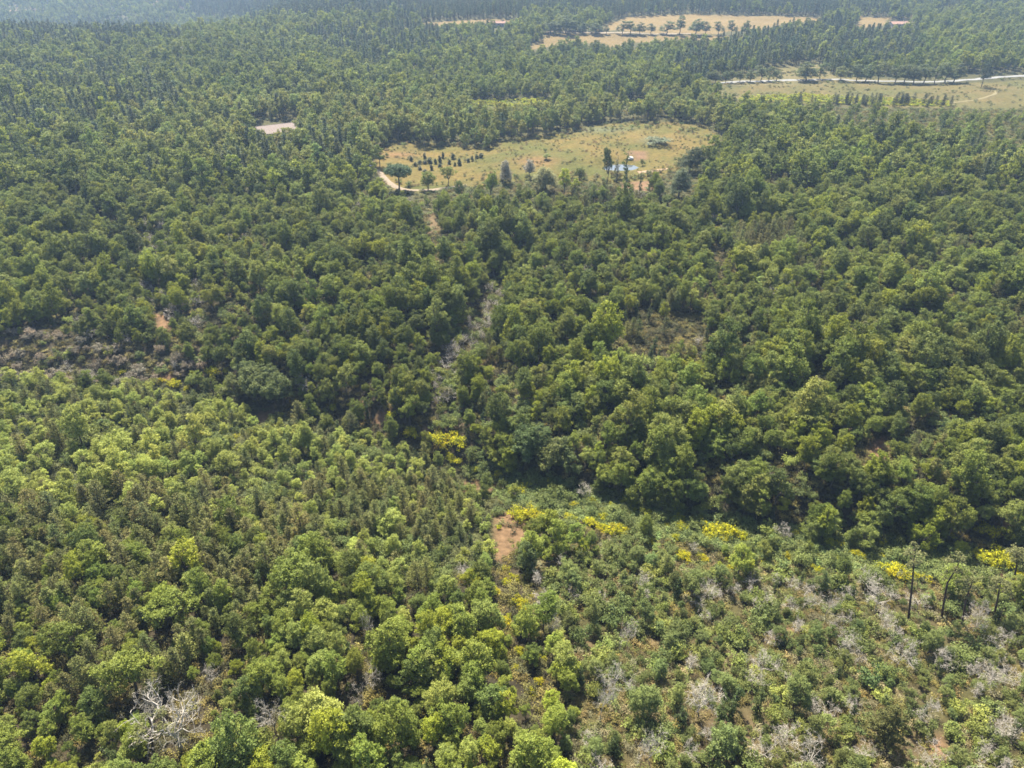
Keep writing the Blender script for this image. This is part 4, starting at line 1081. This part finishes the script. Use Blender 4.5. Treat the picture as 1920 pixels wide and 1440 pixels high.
def in_order(key, mark, name, cat, group, text):
    es = sorted([e for e in PL[key] if e[7] == mark], key=lambda e: e[0] / e[1])
    for n, e in enumerate(es): place(e, K[key], name, text.format(ordinal(n + 1) if n else 'leftmost'), cat, group)
in_order('oak', '#road', 'roadside_tree', 'tree', 'trees along the pale road', '{} round-headed tree in the row along the pale road')
in_order('oak', '#field', 'field_tree', 'tree', 'row of trees between the tan fields', '{} tree in the row between the distant tan fields')
in_order('pine', '#plant', 'young_conifer', 'tree', 'young conifers planted in the right-hand meadow', '{} dark young conifer in the right-hand meadow, counted from the left')
for n, e in enumerate(sorted(PL['juniper'], key=lambda e: e[0] / e[1])):
    place(e, K['juniper'], 'juniper', f"{ordinal(n + 1) if n else 'leftmost'} dark juniper in the meadow above the umbrella pine, counted from the left", 'juniper', 'junipers in the middle meadow')

# the two big bare trees in the foreground get finer branches of their own
def big_dead(x, y, w, h, seed, label, H, spread, levels=4):
    p = ray_ground(x, y)
    tr, br = make_dead(seed, H, spread, levels, H * 0.021, 6)
    k = K['dead']
    V = np.concatenate(br.V); R, Hh = np.percentile(np.hypot(V[:, 0], V[:, 1]), 96), V[:, 2].max()
    d = math.hypot(math.hypot(p[0], p[1]), p[2] - CAM_Z); ang = math.atan2(CAM_Z - p[2], math.hypot(p[0], p[1]))
    s = w * d / FPX / (2 * R)
    e = [p[0], p[1], s, max(s * 0.8, h * d / FPX / math.cos(ang) / Hh * 0.8), 0.4, 0, (1, 1, 1), None]
    place(e, k, 'dead_tree', label, 'dead tree', 'bare dead trees', (tr.mesh('dead_tree_trunk', [M['deadwood']], True), br.mesh('dead_tree_branches', [M['deadwood']], True)))
big = PL['dead'][:2]; PL['dead'] = PL['dead'][2:]
big_dead(345, 1412, 118, 110, 901, 'large bleached dead tree with spreading bare branches near bottom left', 9.0, 0.8)
big_dead(522, 1388, 56, 80, 902, 'slim dead tree with upright bare twigs right of the large bleached one', 7.5, 0.4)

rest_oak = individuals('oak', 300, 'oak_tree', 'oak', 'tree', 'oaks of the near wood')
rest_pine = individuals('pine', 300, 'young_pine', 'young pine', 'pine', 'young pines of the near wood', ('small', 'full'))
rest_shrub = individuals('shrub', 300, 'evergreen_shrub', 'shrub', 'shrub', 'evergreen shrubs', ('low', 'large'))
rest_dead = individuals('dead', 298, 'dead_tree', 'dead tree', 'dead tree', 'bare dead trees', ('small', 'spreading'))
rest_col = individuals('column', 300, 'ivy_clad_tree', 'ivy-clad tree', 'tree', 'narrow dark ivy-clad trees', ('short', 'tall'))
individuals('broom', 300, 'broom_shrub', 'broom in flower', 'shrub', 'flowering broom shrubs', ('small', 'large'))
individuals('willow', 50, 'willow', 'willow', 'tree', 'pale trees below the meadow')
rest_con = individuals('conifer', 140, 'conifer', 'conifer', 'tree', 'conifers in the far wood', ('small', 'tall'))
mass('oak_woodland', 'dense green oak woodland covering the slopes to the far hills', [(K['oak'], rest_oak), (K['oakfar'], PL['oakfar'])])
mass('conifer_woodland', 'dark blue-green conifer woodland on the far rise', [(K['conifer'], rest_con)])
if rest_pine: mass('pine_thicket', 'thicket of small olive pines scattered through the wood', [(K['pine'], rest_pine)])
if rest_shrub: mass('scrub', 'low green and grey scrub between the trees', [(K['shrub'], rest_shrub)])
if rest_dead: mass('deadwood_thicket', 'pale bare dead trees scattered through the far slope', [(K['dead'], rest_dead)])
if rest_col: mass('ivy_thicket', 'narrow dark ivy-clad trees scattered through the far slope', [(K['column'], rest_col)])
mass('heath', 'olive and brown heath plants covering the ground', [(K['heath'], PL['heath'])])
mass('broom_thicket', 'bright yellow-green broom thickets beyond the meadow', [(K['broom'], [e for e in PL['broom'] if e[7] == '#mass'])])

# single pines
um = make_umbrella(700)
k = Kind('umbrella_pine', [um], M['pinebark'], M['needle'])
d = math.hypot(math.hypot(UMB[0], UMB[1]), UMB[2] - CAM_Z)
place([UMB[0], UMB[1], 47 * d / FPX / (2 * k.ext[0][0]), 47 * d / FPX / math.cos(0.28) / k.ext[0][1], 0.3, 0, (0.062, 0.105, 0.034), None], k, 'umbrella_pine', 'dark umbrella pine with flat wide crown on the gravel path', 'pine', None)
dp = make_pine(720, 9.0, 3.6, 15, 0.3, 1.9, 0.08, 0.35)
k = Kind('dense_pine', [dp], M['pinebark'], M['needle'])
place([DARKPINE[0], DARKPINE[1], 1.0, 1.0, 0.3, 0, (0.100, 0.104, 0.030), None], k, 'dense_pine', 'dense dark olive pine standing alone in the scrub at lower right', 'pine', None)
TL = ['tall thin pine in front of the yellow broom, leftmost of the bare-stemmed pines', 'crooked tall pine bending right at its bare stem', 'tall pine with forked top right of the crooked pine', 'slender pine below the soil patch at the right edge', 'slender straight pine beside the broom near the right edge', 'slender pine cut by the right edge', 'small thin pine stem beside the large bleached dead tree']
for n, (x, y, w, h, l, c) in enumerate(TALLP):
    p = ray_ground(x, y); d = math.hypot(math.hypot(p[0], p[1]), p[2] - CAM_Z); ang = math.atan2(CAM_Z - p[2], math.hypot(p[0], p[1]))
    Hm = h * d / FPX / math.cos(ang) * 0.92
    k = Kind('tall_pine', [make_tallpine(740 + n, Hm, l, 1.1, c)], M['pinebark'], M['needle'])
    o = place([p[0], p[1], 1, 1, 0, 0, (0.125, 0.13, 0.045), None], k, 'tall_pine', TL[n], 'pine', 'bare-stemmed tall pines')
    o.rotation_euler = (0.0, math.radians(-13 if n < 6 else 8), 0.0)

# ------------------------------------------------------------------ buildings
def gable(px, py, L, W, wall_h, pitch, yaw, name, label, cat, wallm, roofm, sheets=12, piece='roof_sheet', door=True, windows=0, chimney=False, centre=True):
    p = ray_ground(px, py)
    root = bpy.data.objects.new(name, None); COL.objects.link(root)
    root.location = (p[0], p[1], ground(p[0], p[1]) - 0.3); root.rotation_euler = (0, 0, yaw)
    tag(root, label, cat)
    rise = W / 2 * math.tan(pitch)
    g = Geo()
    x, y = L / 2, W / 2
    V = [(-x, -y, 0), (x, -y, 0), (x, y, 0), (-x, y, 0), (-x, -y, wall_h), (x, -y, wall_h), (x, y, wall_h), (-x, y, wall_h), (-x, 0, wall_h + rise), (x, 0, wall_h + rise)]
    g.add(V, [(0, 1, 5, 4), (2, 3, 7, 6), (0, 4, 7, 3), (1, 2, 6, 5)], [(4, 8, 7), (5, 6, 9)])
    link('wall', g.mesh(name + '_wall', [wallm]), root)
    sl = (W / 2 + 0.6) / math.cos(pitch)
    sw = (L + 1.0) / sheets
    g = Geo()                                                # one roof sheet: ribbed slab lying along +y from the ridge
    nr = 4
    xs = np.linspace(-sw / 2 + 0.012, sw / 2 - 0.012, nr * 2 + 1)
    zs = np.where(np.arange(len(xs)) % 2 == 0, 0.0, 0.07)
    top = np.concatenate([np.stack([xs, xs * 0, zs + 0.06], 1), np.stack([xs, xs * 0 + sl, zs + 0.06], 1)])
    bot = top - np.array((0, 0, 0.08)); n = len(xs)
    Q = [(i, i + 1, n + i + 1, n + i) for i in range(n - 1)] + [(2 * n + i + 1, 2 * n + i, 3 * n + i, 3 * n + i + 1) for i in range(n - 1)]
    Q += [(n + i, n + i + 1, 3 * n + i + 1, 3 * n + i) for i in range(n - 1)] + [(0, n, 3 * n, 2 * n), (n - 1, 2 * n - 1, 4 * n - 1, 3 * n - 1)]
    g.add(np.concatenate([top, bot]), Q)
    me = g.mesh(name + '_' + piece, [roofm])
    gr = Geo(); gr.tube([(-x - 0.5, 0, wall_h + rise + 0.1), (x + 0.5, 0, wall_h + rise + 0.1)], (0.16, 0.16), 8)
    roof = link('roof', gr.mesh(name + '_ridge', [roofm]), root)
    for i in range(sheets):
        for sgn in (-1, 1):
            o = link(piece, me, roof)
            o.location = (-x - 0.5 + sw * (i + 0.5), 0, wall_h + rise + 0.03 + 0.012 * ((i * 7) % 3))
            o.rotation_euler = (-pitch, 0, 0) if sgn > 0 else (-pitch, 0, math.pi)
            o.rotation_mode = 'XYZ'
    if door:
        g = Geo(); g.box((L * 0.1, -y - 0.04, 1.1), (2.4 if W > 9 else 1.1, 0.1, 2.2)); link('door', g.mesh(name + '_door', [M['wood']]), root)
    for i in range(windows):
        xx = -x + L * (i + 0.7) / (windows + 0.4)
        g = Geo(); g.box((xx, -y - 0.03, wall_h * 0.6), (1.1, 0.08, 1.2)); w_ = link('window', g.mesh(name + '_frame', [M['white']]), root)
        g = Geo(); g.box((xx, -y - 0.08, wall_h * 0.6), (0.9, 0.06, 1.0)); link('pane', g.mesh(name + '_pane', [M['glass']]), w_)
    if chimney:
        g = Geo(); g.box((L * 0.25, 0.6, wall_h + rise + 0.4), (0.8, 0.8, 1.6)); link('chimney', g.mesh(name + '_chimney', [wallm]), root)
    return root
gable(518, 253, 21.5, 19.0, 3.6, math.radians(15), math.radians(31), 'barn', 'long barn with weathered pinkish roof half hidden in the forest', 'barn', M['render'], M['roofpink'], 14)
gable(686, 317, 4.5, 3.6, 2.2, math.radians(14), math.radians(20), 'garden_shed', 'small white-roofed shed under trees at the start of the gravel path', 'shed', M['wood'], M['white'], 4)
gable(936, 50, 13, 8, 4.2, math.radians(20), math.radians(-4), 'farmhouse', 'stone farmhouse with brown tiled roof before the distant field', 'house', M['render'], M['tiles'], 9, 'tile_course', True, 3, True)
gable(1684, 51, 20, 11, 4.0, math.radians(20), math.radians(5), 'villa', 'wide house with terracotta roof among trees at upper right', 'house', M['render'], M['tiles'], 12, 'tile_course', True, 4, True)
gable(1698, 49, 9, 8, 3.4, math.radians(20), math.radians(80), 'annex', 'small terracotta-roofed annex at the right end of the wide house', 'house', M['render'], M['tiles'], 6, 'tile_course')
gable(1706, 69, 5, 4, 2.6, math.radians(18), math.radians(55), 'hut', 'tiny white-roofed hut among the trees below the wide house', 'hut', M['render'], M['white'], 4)
gable(342, 97, 7, 5, 3.0, math.radians(20), math.radians(10), 'cottage', 'tiny pale cottage deep in the forest at upper left', 'house', M['white'], M['white'], 5, 'roof_sheet', True, 1)
gable(88, 4, 16, 10, 5.0, math.radians(18), math.radians(0), 'hillside_house', 'tiny white house on the hazy far hill', 'house', M['white'], M['white'], 6, 'roof_sheet', False)
# pale rock and stones by the water
def rock(px, py, r, name, label, seed, sq=0.7):
    rg = np.random.default_rng(seed)
    p = ray_ground(px, py)
    import bmesh
    bm = bmesh.new(); bmesh.ops.create_icosphere(bm, subdivisions=2, radius=r)
    for v in bm.verts:
        f = 0.75 + 0.5 * rg.random(); v.co = Vector((v.co.x * f * 1.3, v.co.y * f, v.co.z * f * sq))
    me = bpy.data.meshes.new(name); bm.to_mesh(me); bm.free(); me.materials.append(M['stone'])
    o = link(name, me); o.location = (p[0], p[1], ground(p[0], p[1]) + r * 0.3)
    tag(o, label, 'rock')
rock(1182, 298, 1.15, 'rock', 'pale white rock on the bank behind the pond', 5, 0.9)
rr = np.random.default_rng(77)
for n in range(9):
    rock(1826 + rr.uniform(0, 40), 1050 + rr.uniform(0, 26), rr.uniform(0.25, 0.5), 'stone', f"{ordinal(n + 1) if n else 'leftmost'} pale stone on the soil patch below the right-edge broom", 60 + n)

# ------------------------------------------------------------------ haze
hm, nt, out = nodes_of('haze')
pvn = nt.nodes.new('ShaderNodeVolumePrincipled')
pvn.inputs['Color'].default_value = (0.46, 0.66, 0.98, 1)
pvn.inputs['Density'].default_value = 0.00013
pvn.inputs['Anisotropy'].default_value = 0.2
nt.links.new(pvn.outputs[0], out.inputs['Volume'])
g = Geo(); g.box((0, 2150, -6.5), (11600, 4800, 215))
tag(link('haze', g.mesh('haze', [hm])), 'thin blue summer haze over the whole valley', None, None, 'stuff')
print('COUNTS', {k_: len(v_) for k_, v_ in PL.items()})
